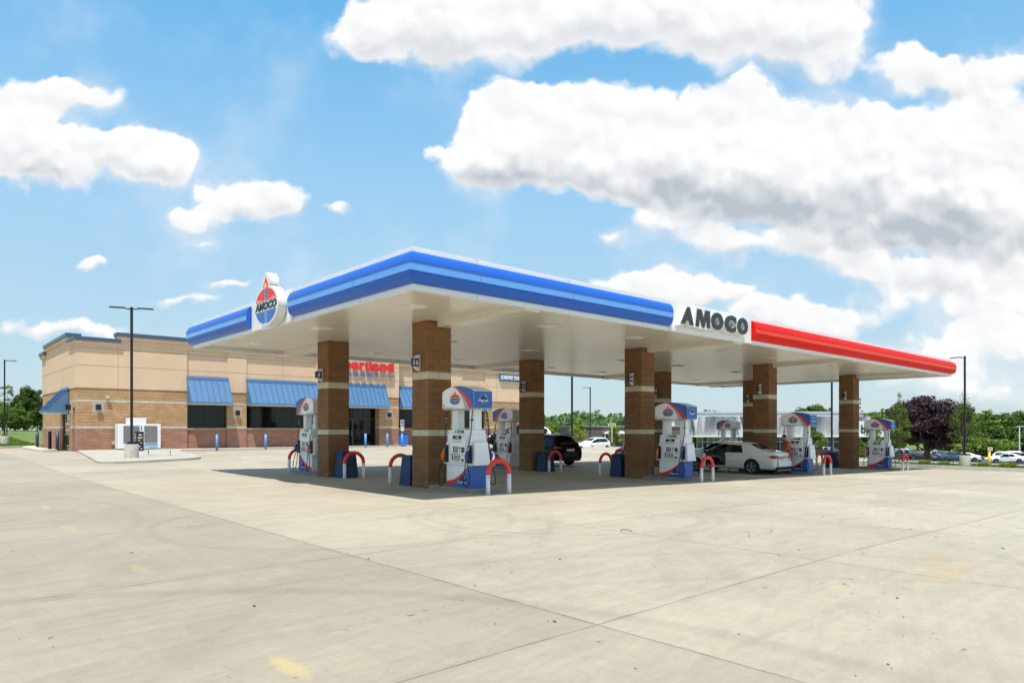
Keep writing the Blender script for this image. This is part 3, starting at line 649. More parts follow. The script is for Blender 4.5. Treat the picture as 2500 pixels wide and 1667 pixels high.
# ------------------------------------------------------------ pump islands
def make_pump():
    t = thing('fuel_pump', 'x', 'fuel pump', (0, 0, 0))
    # cabinet base
    mb = MB(); mb.box(-.54, .54, -.28, .28, .0, .585); mb.build('base_cabinet', M_PW, t, bevel=.012)
    for sg in (1, -1):
        fr = (lambda a, b, d: (a, -.28 - d, b)) if sg == 1 else (lambda a, b, d: (a, .28 + d, b))
        up = [(-.535, .13), (-.38, .15), (-.18, .20), (-.02, .27), (.13, .36), (.26, .45), (.37, .54), (.40, .578)]
        lo = [(-.535, .005), (-.36, .03), (-.18, .09), (-.02, .17), (.13, .27), (.26, .39), (.40, .568)]
        mb = MB()
        for i in range(6): mb.prism([lo[i], lo[i + 1], up[i + 1], up[i]], fr, .001, .004)
        mb.build('red_swoosh', M_LR, t)
        mb = MB()
        for i in range(7): mb.prism([up[i], up[i + 1], (up[i + 1][0] - .012, up[i + 1][1] + .016), (up[i][0], up[i][1] + .028)], fr, .001, .004)
        mb.build('orange_swoosh', M_LO, t)
        mb = MB()
        for i in range(6): mb.prism([(lo[i][0], .005), (lo[i + 1][0], .005), lo[i + 1], lo[i]] if i else [(lo[0][0], .003), (lo[1][0], .003), lo[1], lo[0]], fr, .001, .004)
        mb.box(.40, .542, -.285, -.2808, .003, .578) if sg == 1 else mb.box(.40, .542, .2808, .285, .003, .578)
        mb.build('blue_panel', M_PB, t)
        b = MB(); b.prism([(.20 + .15 * math.cos(a), .20 + .135 * math.sin(a)) for a in [i * .35 for i in range(18)]], fr, .0055, .0085); b.build('emblem', M_PB2, t)
        b = MB(); fx = (lambda a, q, d: fr(a, q, d)) if sg == 1 else (lambda a, q, d: fr(-a, q, d))
        put_text(b, 'Invigorate', fx, w=.38, h=.085, cx=.16 if sg == 1 else -.16, cz=.135, d0=.009, d1=.013, off=.012, shear=.25)
        st = [(.27 + (.045 if i % 2 == 0 else .012) * math.cos(i * math.pi / 4 + .3), .27 + (.045 if i % 2 == 0 else .012) * math.sin(i * math.pi / 4 + .3)) for i in range(8)]
        b.prism(st, fr, .009, .012); b.build('lettering', M_UWHT, t)
    mb = MB(); mb.box(.541, .546, -.283, .283, .003, .578); mb.build('end_panel', M_PB, t)
    # electronics head
    mb = MB(); mb.box(-.56, .56, -.29, .29, .59, .66); mb.frustum((-.54, .54, -.285, .285), (-.52, .52, -.265, .265), .66, 1.44); mb.build('head', M_PW, t, bevel=.012)
    for sg in (1, -1):
        f0 = (lambda a, b, d: (a, -.29 + .02 * (b - .66) / .78 - d, b)) if sg == 1 else (lambda a, b, d: (-a, .29 - .02 * (b - .66) / .78 + d, b))
        P_ = lambda x0, x1, z0, z1, d0, d1, m, nm, bv=0: MB().prism([(x0, z0), (x1, z0), (x1, z1), (x0, z1)], f0, d0, d1).build(nm, m, t, bevel=bv)
        P_(-.30, .32, .67, 1.42, -.02, .03, M_PW, 'fascia_door', .01)
        P_(-.22, .16, 1.29, 1.39, .031, .036, M_BLK, 'display')
        P_(-.09, .05, 1.31, 1.37, .0365, .039, M_PGY, 'readout')
        P_(-.22, .16, 1.215, 1.245, .031, .034, M_PGY, 'display_shelf')
        P_(-.20, .01, .93, 1.09, .031, .036, M_DGY, 'screen_bezel')
        P_(-.17, -.005, .94, 1.08, .0365, .039, mat('pump_screen', (.30, .30, .25), .2), 'screen')
        P_(.17, .29, .93, 1.075, .031, .04, M_DGY, 'card_reader')
        P_(.06, .13, 1.03, 1.08, .031, .036, M_DGY, 'sticker'); P_(.04, .13, .94, .985, .031, .034, M_PGY, 'sticker')
        P_(.18, .27, .70, .765, .031, .037, M_DGY, 'receipt_slot'); P_(.21, .25, .85, .885, .031, .036, M_BLK, 'lock')
        P_(-.25, -.20, .72, .90, .031, .034, M_DGY, 'sticker')
        for k in range(4):
            x = -.17 + k * .075
            MB().prism([(x, .86), (x + .06, .86), (x + .06, .90), (x, .90)], f0, .031, .034).build('price_display', M_LBL if k else M_TL, t)
            MB().prism([(x, .80), (x + .06, .80), (x + .06, .84), (x, .84)], f0, .031, .036).build('grade_label', M_BLK if k % 2 else M_TL, t)
            mb = MB(); mb.prism([(x, .715), (x + .062, .715), (x + .062, .785), (x, .785)], f0, .031, .034, 0)
            mb.prism([(x + .031 + .024 * math.cos(a), .75 + .024 * math.sin(a)) for a in [i * math.pi / 6 for i in range(12)]], f0, .034, .042, 1)
            mb.build('grade_button', [M_BLK, M_LY], t)
        mb = MB()
        for z in (1.36, 1.33, 1.30, 1.27, 1.24, 1.21, 1.18): mb.prism([(.36, z), (.44, z), (.44, z + .008), (.36, z + .008)], f0, .003, .005); mb.prism([(.455, z), (.50, z), (.50, z + .008), (.455, z + .008)], f0, .003, .005)
        for z in (1.10, 1.02): mb.prism([(.38, z), (.46, z), (.46, z + .03), (.38, z + .03)], f0, .003, .005)
        mb.build('instruction_lines', M_PGY, t)
    # bridge with green sticker
    mb = MB(); mb.box(-.52, .52, -.24, .24, 1.441, 1.54); mb.build('bridge', M_PW, t, bevel=.01)
    for sg in (1, -1):
        y = -.241 if sg == 1 else .241; q = -sg
        def bx(x0, x1, z0, z1, m, nm, e=.004):
            a, b = (x0, x1) if sg == 1 else (-x1, -x0)
            MB().box(a, b, min(y, y + q * e), max(y, y + q * e), z0, z1).build(nm, m, t)
        bx(-.13, .11, 1.455, 1.53, M_GRN, 'green_sticker'); bx(.11, .19, 1.455, 1.53, M_DGY, 'sticker'); bx(-.21, -.17, 1.46, 1.52, M_DGY, 'sticker')
    # uprights
    for sx in (-1, 1):
        x0, x1 = (sx * .50, sx * .25) if sx < 0 else (.27, .50)
        mb = MB(); mb.box(x0, x1, -.12, .12, 1.541, 2.105); mb.box(x0 + .06, x1 - .06, -.145, .145, 1.541, 2.105)
        mb.build('upright', M_PW, t, bevel=.008)
    # topper
    arch = [(-.70, 2.11), (.70, 2.11), (.70, 2.56), (.62, 2.60), (.45, 2.655), (.25, 2.70), (.05, 2.722), (-.15, 2.722), (-.33, 2.70), (-.52, 2.65), (-.64, 2.60), (-.70, 2.565)]
    mb = MB(); mb.prism(arch, lambda a, b, d: (a, d, b), -.31, .31); tp = mb.build('topper', M_PW, t, bevel=.008)
    mb = MB(); mb.box(-.66, .66, -.27, .27, 2.085, 2.109); mb.build('topper_tray', M_PGY, t)
    for sg in (1, -1):
        f1 = (lambda a, b, d: (a, -.31 - d, b)) if sg == 1 else (lambda a, b, d: (a, .31 + d, b))
        re = [(-.20, 2.718), (-.02, 2.68), (.12, 2.59), (.33, 2.49), (.48, 2.36), (.60, 2.20), (.635, 2.115)]
        le = [(-.26, 2.718), (-.08, 2.66), (.05, 2.58), (.22, 2.46), (.36, 2.31), (.47, 2.16), (.49, 2.115)]
        gl = [(-.02, 2.615), (.05, 2.56), (.14, 2.46), (.23, 2.32), (.29, 2.2), (.325, 2.115)]
        mb = MB()
        for i in range(6): mb.prism([le[i], re[i], re[i + 1], le[i + 1]], f1, .001, .004)
        mb.build('red_swoosh', M_LR, t)
        mb = MB(); lg = le[1:] 
        for i in range(5): mb.prism([gl[i], lg[i], lg[i + 1], gl[i + 1]], f1, .001, .003)
        mb.build('grey_swoosh', M_PGY, t)
        tops = [(-.20, 2.7205), (-.02, 2.722), (.12, 2.712), (.33, 2.682), (.48, 2.645), (.60, 2.608), (.698, 2.562)]
        mb = MB()
        for i in range(6): mb.prism([re[i], tops[i], tops[i + 1], re[i + 1] if i < 5 else (.698, 2.115)] if i < 5 else [re[5], tops[5], (.698, 2.562), (.698, 2.115), re[6]], f1, .001, .004)
        mb.build('blue_panel', M_PB, t)
        fm = f1 if sg == 1 else (lambda a, b, d: f1(-a, b, d))
        oval_logo(t, fm, -.12 * sg, 2.36, .235, .14, .005, th=.003)
        mb = MB(); mb.prism([(-.69, 2.12), (-.10, 2.12), (-.3, 2.15), (-.69, 2.155)], f1, .001, .002); mb.build('notice_strip', M_PGY, t)
    mb = MB(); mb.box(.701, .704, -.305, .305, 2.115, 2.56); mb.build('blue_end', M_PB, t)
    fe = lambda a, b, d: (.704 + d, a, b)
    mb = MB(); mb.prism([(.02 + .135 * math.cos(a) , 2.37 + .115 * math.sin(a)) for a in [i * .35 for i in range(18)]], fe, .001, .003, 1)
    mb.prism([(.02 + .125 * math.cos(a), 2.37 + .105 * math.sin(a)) for a in [i * .35 for i in range(18)]], fe, .0035, .005, 0)
    put_text(mb, 'Invigorate', fe, w=.34, h=.085, cx=.0, cz=2.315, d0=.0055, d1=.009, off=.015, shear=.25, mi=1)
    mb.prism([(.08 + (.04 if i % 2 == 0 else .011) * math.cos(i * math.pi / 4 + .3), 2.43 + (.04 if i % 2 == 0 else .011) * math.sin(i * math.pi / 4 + .3)) for i in range(8)], fe, .0055, .008, 1)
    mb.build('emblem', [M_PB2, M_UWHT], t)
    # nozzle boots, nozzles, hoses at both ends
    for ex in (-1, 1):
        mb = MB(); mb.frustum((.545 * ex, .70 * ex, -.27, .27) if ex > 0 else (-.70, -.545, -.27, .27), (.545 * ex, .64 * ex, -.22, .22) if ex > 0 else (-.64, -.545, -.22, .22), .60, 1.22)
        mb.build('nozzle_boot', M_PW, t, bevel=.02)
        for sy in (-1, 1):
            x0 = .40 if ex > 0 else -.56
            mb = MB(); ya, yb = sorted((sy * .286, sy * .325))
            mb.box(min(ex * .44, ex * .60), max(ex * .44, ex * .60), ya, yb, .66, 1.13); mb.build('nozzle_slot', M_BLK, t, bevel=.01)
            o_ = (ex * sy > 0)
            nx = ex * .53; ny = sy * .40
            mb = MB(); mb.tube([(nx - .01 * ex, sy * .33, 1.12), (nx, sy * .345, 1.04), (nx, ny, .95)], [.016, .02, .026], 8, 1)
            mb.tube([(nx, ny - sy * .03, .99), (nx, ny, .93), (nx, ny + sy * .01, .84), (nx, ny + sy * .005, .74), (nx, ny, .69)], [.032, .045, .04, .026, .022], 10, 0)
            mb.tube([(nx, ny + sy * .03, .92), (nx, ny + sy * .085, .86), (nx, ny + sy * .06, .76), (nx, ny + sy * .01, .70)], [.012, .011, .011, .012], 6, 0)
            mb.build('nozzle', [M_ORN if ex < 0 else M_NVY, M_STL], t)
            hx = ex * .56
            sag = .05 if ex > 0 else .02
            P = [(ex * .48, sy * .20, 2.10), (ex * .55, sy * .24, 2.02), (hx, sy * .27, 1.86), (hx + ex * .01, sy * .30, 1.5), (hx - ex * .07, sy * .36, 1.0), (hx - ex * .13, sy * .40, .55), (hx - ex * .14, sy * .43, .25), (hx - ex * .08, sy * .46, sag + .04), (hx + ex * .02, sy * .47, sag), (hx + ex * .10, sy * .46, .10), (hx + ex * .12, sy * .44, .30), (hx + ex * .04, sy * .42, .52), (nx, ny, .69)]
            if ex < 0: P = [(a + (-.02 if .1 < c_ < 1.2 else 0), b, c_) for a, b, c_ in P]
            pp = []
            for i in range(len(P) - 1):                 # Catmull-Rom
                p0, p1, p2, p3 = [Vector(P[max(0, min(len(P) - 1, i + k))]) for k in (-1, 0, 1, 2)]
                for q in range(5):
                    s = q / 5; pp.append(.5 * ((2 * p1) + (p2 - p0) * s + (2 * p0 - 5 * p1 + 4 * p2 - p3) * s * s + (3 * p1 - p0 - 3 * p2 + p3) * s ** 3))
            pp.append(Vector(P[-1]))
            mb = MB(); mb.tube(pp, .0135, 8); mb.build('hose', M_BLK, t)
            mb = MB(); mb.cyl((hx, sy * .268, 1.88), (hx, sy * .272, 1.74), .024, n=10, mi=0); mb.cyl((hx - .03, sy * .27, 1.80), (hx + .03, sy * .27, 1.80), .03, n=10, mi=1); mb.build('breakaway_coupling', [M_STL, M_BLK], t)
    # squeegee bucket strip on left
    return t
M_ORN = mat('nozzle_orange', (.85, .16, .02), .5); M_NVY = mat('nozzle_navy', (.02, .05, .22), .5)
pump0 = make_pump()
ni = 0
def island_z(v, u): return gz(u, v) + .12
PCV = {0: 14.66, 1: 23.99}
for k in range(8):
    uc = CC_U[k % 4]; far = k >= 4; pv = 23.99 if far else 14.66
    zc = gz(uc, pv)
    n = nums[k]
    # concrete island
    mb = MB()
    v0, v1 = (13.72, CV_N - CH - .01) if not far else (CV_F + CH + .01, 24.93)
    def rr(x0, x1, y0, y1, r):
        P = []
        for cx_, cy_, a0 in ((x1 - r, y1 - r, 0), (x0 + r, y1 - r, 90), (x0 + r, y0 + r, 180), (x1 - r, y0 + r, 270)):
            for q in range(5): a = R(a0 + q * 22.5); P.append((cx_ + r * math.cos(a), cy_ + r * math.sin(a)))
        return P
    mb.prism(rr(uc - .47, uc + .47, v0, v1, .16), lambda a, b, d: (a, b, d), zc - .3, zc + .06)
    mb.prism(rr(uc - .46, uc + .46, v0 + .01, v1, .16), lambda a, b, d: (a, b, d), zc + .061, zc + .12)
    isl = mb.build('pump_island', M_ISL, bevel=.012)
    tag(isl, f'raised grey concrete island under the fuel pump beside column {n}', 'kerb island', 'concrete pump islands')
    lb = f'white and blue fuel pump marked {n}, ' + ('near row beside brown column' if not far else 'far row on the store side')
    rz = R(-90) if not far else R(90)
    if k == 0: p = pump0; p.location = (uc, pv, zc + .12); p.rotation_euler = (0, 0, rz); p['label'] = lb; p['group'] = 'fuel pumps under the canopy'
    else: p = dup(pump0, (uc, pv, zc + .12), rz, lb, 'fuel pumps under the canopy', skip=('pump_number',))
    for sg in (1, -1):
        for (w_, h_, cx_, cz_, f_, m_, hh) in ((0, .05, -.62, 2.20, .312, M_LET, .06), (0, .03, .24, 1.375, .285, M_LR, .035)):
            mb = MB()
            f1 = (lambda a, b, d: (a, -f_ - d, b)) if sg == 1 else (lambda a, b, d: (-a, f_ + d, b))
            cxx = cx_ if (sg == 1) else (-cx_ if hh == .06 else cx_)
            put_text(mb, n, f1, h=hh, cx=cxx, cz=cz_, d0=.0 if hh == .06 else .025, d1=.004 if hh == .06 else .03, off=.015)
            mb.build('pump_number', m_, p)

# hoop bollards
def make_hoop():
    t = thing('hoop_bollard', 'x', 'bollard')
    w = .36; r = .055; hs = .52
    for sx in (-1, 1):
        mb = MB(); mb.tube([(sx * w, 0, -.12), (sx * w, 0, .2), (sx * w, 0, hs)], r, 16); mb.build('leg', M_UWHT, t)
    pts = [(w * math.cos(a), 0, hs + .002 + w * .98 * math.sin(a)) for a in [math.pi * i / 24 for i in range(25)]]
    mb = MB(); mb.tube(pts, r + .004, 16); mb.build('arch', M_URED, t)
    return t
hoop0 = make_hoop(); first = True
for k in range(8):
    uc = CC_U[k % 4]; far = k >= 4
    for end in (0, 1):
        v = (13.36 if end == 0 else 18.02) if not far else (25.28 if end == 0 else 20.9)
        loc = (uc + .03, v, gz(uc, v))
        lb = f'red and white hoop bollard at the ' + ('pump' if end == 0 else 'waste bin') + f' end of the island by column {nums[k]}'
        if first: hoop0.location = loc; hoop0['label'] = lb; hoop0['group'] = 'red and white hoop bollards'; first = False
        else: dup(hoop0, loc, 0, lb, 'red and white hoop bollards')

# waste bins beside each column
def make_bin():
    t = thing('waste_bin', 'x', 'bin')
    mb = MB(); mb.frustum((-.33, .33, -.30, .30), (-.27, .27, -.24, .24), 0, .80); mb.build('body', M_TRB, t, bevel=.03)
    mb = MB(); mb.frustum((-.29, .29, -.26, .26), (-.25, .25, -.22, .22), .802, .90); mb.build('lid', M_TRB, t, bevel=.02)
    for yy in (-.29, .265): mb = MB(); mb.box(-.2, .2, yy, yy + .025, .42, .66); mb.build('opening', M_BLK, t)
    for sx in (-1, 1): mb = MB(); mb.box(sx * .14 - .008, sx * .14 + .008, -.305, -.26, .03, .40); mb.build('rib', M_TRB, t)
    return t
bin0 = make_bin(); first = True
for k in range(8):
    uc = CC_U[k % 4]; far = k >= 4; v = 17.25 if not far else 21.52
    loc = (uc + .0 + (.06 if far else 0), v, gz(uc, v)); lb = f'dark blue waste bin standing against column {nums[k]} behind its hoop bollard'
    if first: bin0.location = loc; bin0['label'] = lb; bin0['group'] = 'blue waste bins by the columns'; first = False
    else: dup(bin0, loc, 0, lb, 'blue waste bins by the columns')

# ------------------------------------------------------------ store building
VB = 49.0; B0, B1, BZ = 8.12, 47.0, .2
SB = [(B0, 14.49, 'w'), (14.49, 17.14, 'b'), (17.14, 18.48, 'p'), (18.48, 23.78, 'b'), (23.78, 24.40, 'p'), (24.40, 30.83, 'x'), (30.83, 36.6, 'b'), (36.6, 37.95, 'p'), (37.95, 40.6, 'b'), (40.6, B1, 'w')]
store = thing('store_building', 'tan and brown single storey convenience store with blue metal awnings behind the canopy', 'building', (0, 0, 0))
VE = 62.3
Z1, Z2, Z3, Z4, Z5, ZT = 1.64, 1.845, 3.295, 3.50, 4.17, 6.95
def wall_bands(mbs, x0, x1, y0, y1, zb=BZ - .3, top=ZT):
    for key, a, b, e in (('red', zb, Z1, .012), ('crm', Z1, Z2, .0), ('tan', Z2, Z3, .012), ('crm', Z3, Z4, .0), ('tan', Z4, Z5, .012), ('stu', Z5, top, .05)):
        mbs[key].box(x0 - (e if x0 == B0 else 0), x1 + (e if x1 == B1 else 0), y0 - e, y1, a, b)
mbs = {k: MB() for k in ('red', 'crm', 'tan', 'stu')}
for x0, x1, kd in SB:
    if kd in 'w': wall_bands(mbs, x0, x1, VB, VB + .5)
    elif kd == 'p': wall_bands(mbs, x0, x1, VB, VB + .5)
    elif kd == 'x':
        for a, b in ((x0, 25.6), (29.0, x1)):
            for key, p, q, e in (('red', BZ - .3, Z1, .012), ('crm', Z1, Z2, 0), ('tan', Z2, Z3, .012), ('crm', Z3, Z4, 0), ('tan', Z4, Z5, .012)):
                mbs['red' if key != 'crm' and False else key].box(a, b, VB - .6 - e, VB + .5, p, q)
        mbs['tan'].box(25.6, 29.0, VB + .1, VB + .5, 3.3, Z5)
        mbs['stu'].box(x0, x1, VB - .65, VB + .5, Z5, 7.9)
    else:
        mbs['red'].box(x0, x1, VB + .12, VB + .5, BZ - .3, Z1 - .03)
        mbs['tan'].box(x0, x1, VB + .12, VB + .5, 3.25, Z5)
        mbs['stu'].box(x0, x1, VB + .03, VB + .5, Z5, ZT)
# left side wall with a door and drive-through window opening
def side(y0, y1):
    for key, a, b, e in (('red', BZ - .3, Z1, .012), ('crm', Z1, Z2, 0), ('tan', Z2, Z3, .012), ('crm', Z3, Z4, 0), ('tan', Z4, Z5, .012)):
        mbs[key].box(B0 - e, B0 + .4, y0, y1, a, b)
DW0, DW1 = 51.5, 54.0
side(VB + .5, 49.55); side(50.35, DW0); side(DW1, VE)
for key, a, b in (('tan', 2.95, Z3), ('crm', Z3, Z4), ('tan', Z4, Z5)): mbs[key].box(B0 - (.012 if key == 'tan' else 0), B0 + .4, 49.55, 50.35, a, b)
mbs['tan'].box(B0 - .012, B0 + .4, DW0, DW1, 3.3, Z5)
mbs['stu'].box(B0 - .05, B0 + .4, VB + .5, VE, Z5, ZT)
mbs['stu'].box(B0 + .4, B1, VE - .4, VE, BZ, ZT); mbs['stu'].box(B1 - .4, B1, VB + .5, VE - .4, BZ, ZT)
for k, nm, m in (('red', 'red_block_wall', M_RED), ('crm', 'cream_band', M_CRM), ('tan', 'tan_block_wall', M_TAN), ('stu', 'stucco_wall', M_STU)): mbs[k].build(nm, m, store)
# grooves
mb = MB()
for z in (5.56, 6.64):
    for x0, x1, kd in SB:
        yy = VB - .053 if kd in 'wp' else (VB - .653 if kd == 'x' else VB + .027)
        mb.box(x0, x1, yy, yy + .03, z - .016, z + .016)
    mb.box(B0 - .053, B0 - .02, VB - .05, VE, z - .016, z + .016)
for x in (10.35, 14.49, 18.47, 21.2, 30.0, 33.7, 42.0): 
    yy = VB - .653 if 24.4 < x < 30.8 else (VB - .053 if x < 14.6 or 40 < x else VB + .027)
    mb.box(x - .012, x + .012, yy, yy + .03, Z5, 6.9)
mb.build('wall_joint', M_GRV, store)
# parapets: raised pieces, cornices and blue coping
mbc = MB(); mbk = MB(); mbp = MB()
def parapet(x0, x1, y0, y1, base, top):            # outer footprint rectangle, cornice below coping
    if base < top - .5: mbp.box(x0, x1, y0, y1, base, top - .4)
    mbc.box(x0 - .14, x1 + .14, y0 - .14, y1 + .14, top - .46, top - .24)
    mbk.box(x0 - .20, x1 + .20, y0 - .20, y1 + .20, top - .238, top)
parapet(B0 - .05, 10.28, VB - .05, VB + .4, ZT + .001, 7.30)
parapet(10.42, 24.0, VB - .09, VB + .4, ZT + .001, 7.72)
parapet(24.4, 30.83, VB - .65, VB + .45, 7.9, 8.6)
parapet(31.2, B1, VB - .05, VB + .4, ZT + .001, 7.30)
parapet(B0 - .06, B0 + .4, 51.3, 60.2, ZT + .001, 7.72)
parapet(B0 - .05, B0 + .4, 60.6, VE, ZT + .001, 7.30)
parapet(B0 - .05, B0 + .4, VB + .7, 50.9, ZT + .001, 7.30)
mbp.build('parapet_wall', M_STU, store); mbc.build('cornice', M_STU, store, bevel=.02); mbk.build('coping', M_COP, store, bevel=.015)
mb = MB(); mb.box(B0 + .4, B1 - .4, VB + .45, VE - .4, 6.6, 6.7); mb.build('roof', M_PGY, store)
# windows
def window(x0, x1, z0, z1, muls, y=VB + .30, dark=True):
    mb = MB(); w = .05
    mb.box(x0, x1, y - .05, y + .03, z0, z0 + w); mb.box(x0, x1, y - .05, y + .03, z1 - w, z1)
    for x in [x0 + w / 2] + muls + [x1 - w / 2]: mb.box(x - w / 2, x + w / 2, y - .048, y + .028, z0 + w, z1 - w)
    f = mb.build('window', M_MUL, store)
    mb = MB(); mb.box(x0 + .01, x1 - .01, y - .01, y, z0 + .01, z1 - .01); mb.build('pane', M_GLS, f)
    mb = MB(); mb.box(x0 - .0, x1 + .0, y - .27, y - .06, z0 - .075, z0 - .002); mb.build('sill', M_CRM, f)
window(14.50, 17.13, Z1 + .02, 3.24, [15.8])
window(18.50, 23.76, Z1 + .02, 3.24, [19.48, 20.77, 22.07])
window(30.85, 36.58, Z1 + .02, 3.24, [32.0, 33.4, 34.9])
window(37.97, 40.58, Z1 + .02, 3.24, [39.25])
# entrance
mb = MB(); y = VB + .12; w = .06
for x in (25.63, 26.0, 27.0, 28.0, 28.97): mb.box(x - w / 2, x + w / 2, y - .06, y + .04, BZ, 3.29)
for z in (BZ + .03, 2.42, 3.27): mb.box(25.6, 29.0, y - .058, y + .038, z - .03, z + .03)
e_ = mb.build('entrance', M_MUL, store)
mb = MB(); mb.box(25.6, 29.0, y - .012, y, BZ, 3.29); mb.build('pane', M_GLS, e_)
mb = MB(); mb.box(26.04, 26.96, y - .09, y - .06, BZ + .02, BZ + .12); mb.box(26.04, 26.14, y - .09, y - .061, BZ + .12, 2.3); mb.box(26.86, 26.96, y - .09, y - .061, BZ + .12, 2.3); mb.box(26.04, 26.96, y - .09, y - .06, 2.3, 2.38)
d_ = mb.build('door', M_MUL, store)
mb = MB(); mb.tube([(26.80, y - .13, 1.0), (26.80, y - .13, 1.5)], .015, 6); mb.build('handle', M_STL, d_)
mb = MB(); mb.box(26.2, 26.5, y - .03, y - .025, 1.45, 1.8); mb.box(26.2, 26.35, y - .03, y - .025, .45, .7); mb.build('notice', M_UWHT, d_)
# side door and drive-through window
mb = MB(); mb.box(B0 + .12, B0 + .18, 49.56, 50.34, BZ, 2.94); mb.build('door', mat('dark_door', (.03, .022, .018), .6), store)
mb = MB()
for yy in (DW0 + .03, 53.1, DW1 - .03): mb.box(B0 + .05, B0 + .12, yy - .03, yy + .03, BZ, 3.29)
for z in (BZ + .03, 1.2, 2.6, 3.26): mb.box(B0 + .052, B0 + .118, DW0, DW1, z - .03, z + .03)
f = mb.build('drive_through_window', M_MUL, store)
mb = MB(); mb.box(B0 + .08, B0 + .09, DW0, DW1, BZ, 3.29); mb.build('pane', M_GLS, f)
mb = MB(); mb.box(B0 + .03, B0 + .045, DW0 + .1, 53.0, 1.25, 2.0, 0); mb.box(B0 + .02, B0 + .029, DW0 + .15, 52.95, 1.28, 1.5, 1); mb.box(B0 + .02, B0 + .029, DW0 + .2, 52.9, 1.6, 1.9, 2); mb.build('poster', [M_UWHT, M_GRN, M_LR], f)
# awnings
def awning(x0, x1, y=VB, pr=.95, zt=5.03, zb=3.33, flat=.0, side_=False):
    mb = MB()
    if side_:
        T_ = lambda a, b, c: (B0 - .05 - b, a, c)
    else: T_ = lambda a, b, c: (a, y - .05 - b, c)
    L = [(0.06, zt), (pr, zb + .10), (pr, zb), (0.0, zb), (0, zt)]
    v = [T_(x0, b, c) for b, c in L] + [T_(x1, b, c) for b, c in L]
    mb.add(v, [(0, 1, 6, 5), (1, 2, 7, 6), (2, 3, 8, 7), (4, 3, 2, 1, 0), (5, 6, 7, 8, 9), (0, 5, 9, 4)])
    a = mb.build('awning', M_AWN, store)
    mb = MB(); n = max(3, round((x1 - x0) / .405)); st = (x1 - x0) / n
    for i in range(n + 1):
        x = x0 + st * i; hw = .011
        q = [T_(x - hw, .06, zt), T_(x + hw, .06, zt), T_(x + hw, pr, zb + .10), T_(x - hw, pr, zb + .10)]
        q2 = [T_(x - hw, .10, zt + .02), T_(x + hw, .10, zt + .02), T_(x + hw, pr + .03, zb + .12), T_(x - hw, pr + .03, zb + .12)]
        mb.add(q + q2, [(4, 5, 6, 7), (0, 1, 5, 4), (1, 2, 6, 5), (2, 3, 7, 6), (3, 0, 4, 7)])
    mb.build('standing_seam', M_AWD, a)
    mb = MB(); v = [T_(x0 - .03, -.0, zt - .0), T_(x1 + .03, -.0, zt), T_(x1 + .03, .13, zt - .1), T_(x0 - .03, .13, zt - .1), T_(x0 - .03, 0, zt + .16), T_(x1 + .03, 0, zt + .16), T_(x1 + .03, .09, zt + .03), T_(x0 - .03, .09, zt + .03)]
    mb.add(v, [(0, 1, 2, 3), (4, 5, 6, 7), (2, 3, 7, 6), (0, 3, 7, 4), (1, 2, 6, 5)]); mb.build('flashing', M_AWD, a)
    mb = MB(); v = [T_(x0 + .05, .05, zb - .07), T_(x1 - .05, .05, zb - .07), T_(x1 - .05, pr - .08, zb - .07), T_(x0 + .05, pr - .08, zb - .07)]
    v += [(p[0], p[1], p[2] + .067) for p in v]
    mb.add(v, [(0, 1, 2, 3), (0, 1, 5, 4), (1, 2, 6, 5), (2, 3, 7, 6), (3, 0, 4, 7)]); mb.build('underside_light', M_UWHT, a)
awning(14.46, 17.17); awning(18.46, 23.80); awning(25.2, 29.5, y=VB - .6, pr=.75); awning(31.0, 36.62); awning(37.93, 40.62)
awning(51.45, 54.3, side_=True, pr=1.2, zt=4.15, zb=2.66)
# wall lights
M_LBX = mat('wall_lamp_black', (.015, .015, .015), .4); M_LPL = mat('wall_plate', (.50, .42, .36), .9)
def wlamp(x, y, z, side_=False, w=.14):
    mb = MB()
    if side_: mb.box(B0 - .30, B0 - .02, y - w, y + w, z - .17, z + .17)
    else: mb.box(x - w, x + w, y - .21, y - .02, z - .17, z + .17)
    l = mb.build('wall_light', M_LBX, store, bevel=.02)
    mb = MB()
    if side_: mb.box(B0 - .019, B0 - .0125, y - .35, y + .35, z - .4, z + .35)
    else: mb.box(x - .32, x + .32, y - .019, y - .0125, z - .36, z + .36)
    mb.build('mounting_plate', M_LPL, l)
wlamp(9.25, VB, 2.98); wlamp(17.83, VB, 2.75); wlamp(37.3, VB, 2.75); wlamp(29.9, VB - .6, 2.75); wlamp(43.5, VB, 2.98); wlamp(0, 50.95, 3.0, True)
for x in (9.75,):
    mb = MB(); mb.box(x - .1, x + .1, VB - .20, VB - .02, 3.56, 3.64); mb.build('security_camera', M_UWHT, store)
mb = MB(); mb.box(10.0, 10.2, VB - .08, VB - .015, .62, .85); mb.build('electric_box', M_LPL, store)
# store sign and drive-through sign
ss_ = thing('store_sign', 'raised red lowercase heartland letters over small blue MARKET letters on the store front', 'sign', (0, VB - .65, 0))
f0 = lambda a, b, d: (a, -d, b)
M_SR = mat('sign_red', (.75, .025, .035), .35); M_SB = mat('sign_blue', (.05, .18, .45), .35)
x_, wid = 0, {}
word = 'heartland'; lw = [.62, .60, .60, .40, .34, .18, .62, .58, .62]; gap = .075
tot = sum(lw) + gap * 8; x_ = 30.19 - tot
for ch, w_ in zip(word, lw):
    hh = 1.0 if ch in 'hlt' else (1.0 if ch == 'd' else .66)
    if ch == 't': hh = .86
    mb = MB(); put_text(mb, ch, f0, w=w_, h=hh * .95, cx=x_ + w_ / 2, cz=6.24 + hh * .95 / 2, d0=.14, d1=.26, off=.05); mb.build('red_letter', M_SR, ss_)
    x_ += w_ + gap
x_ = 25.62
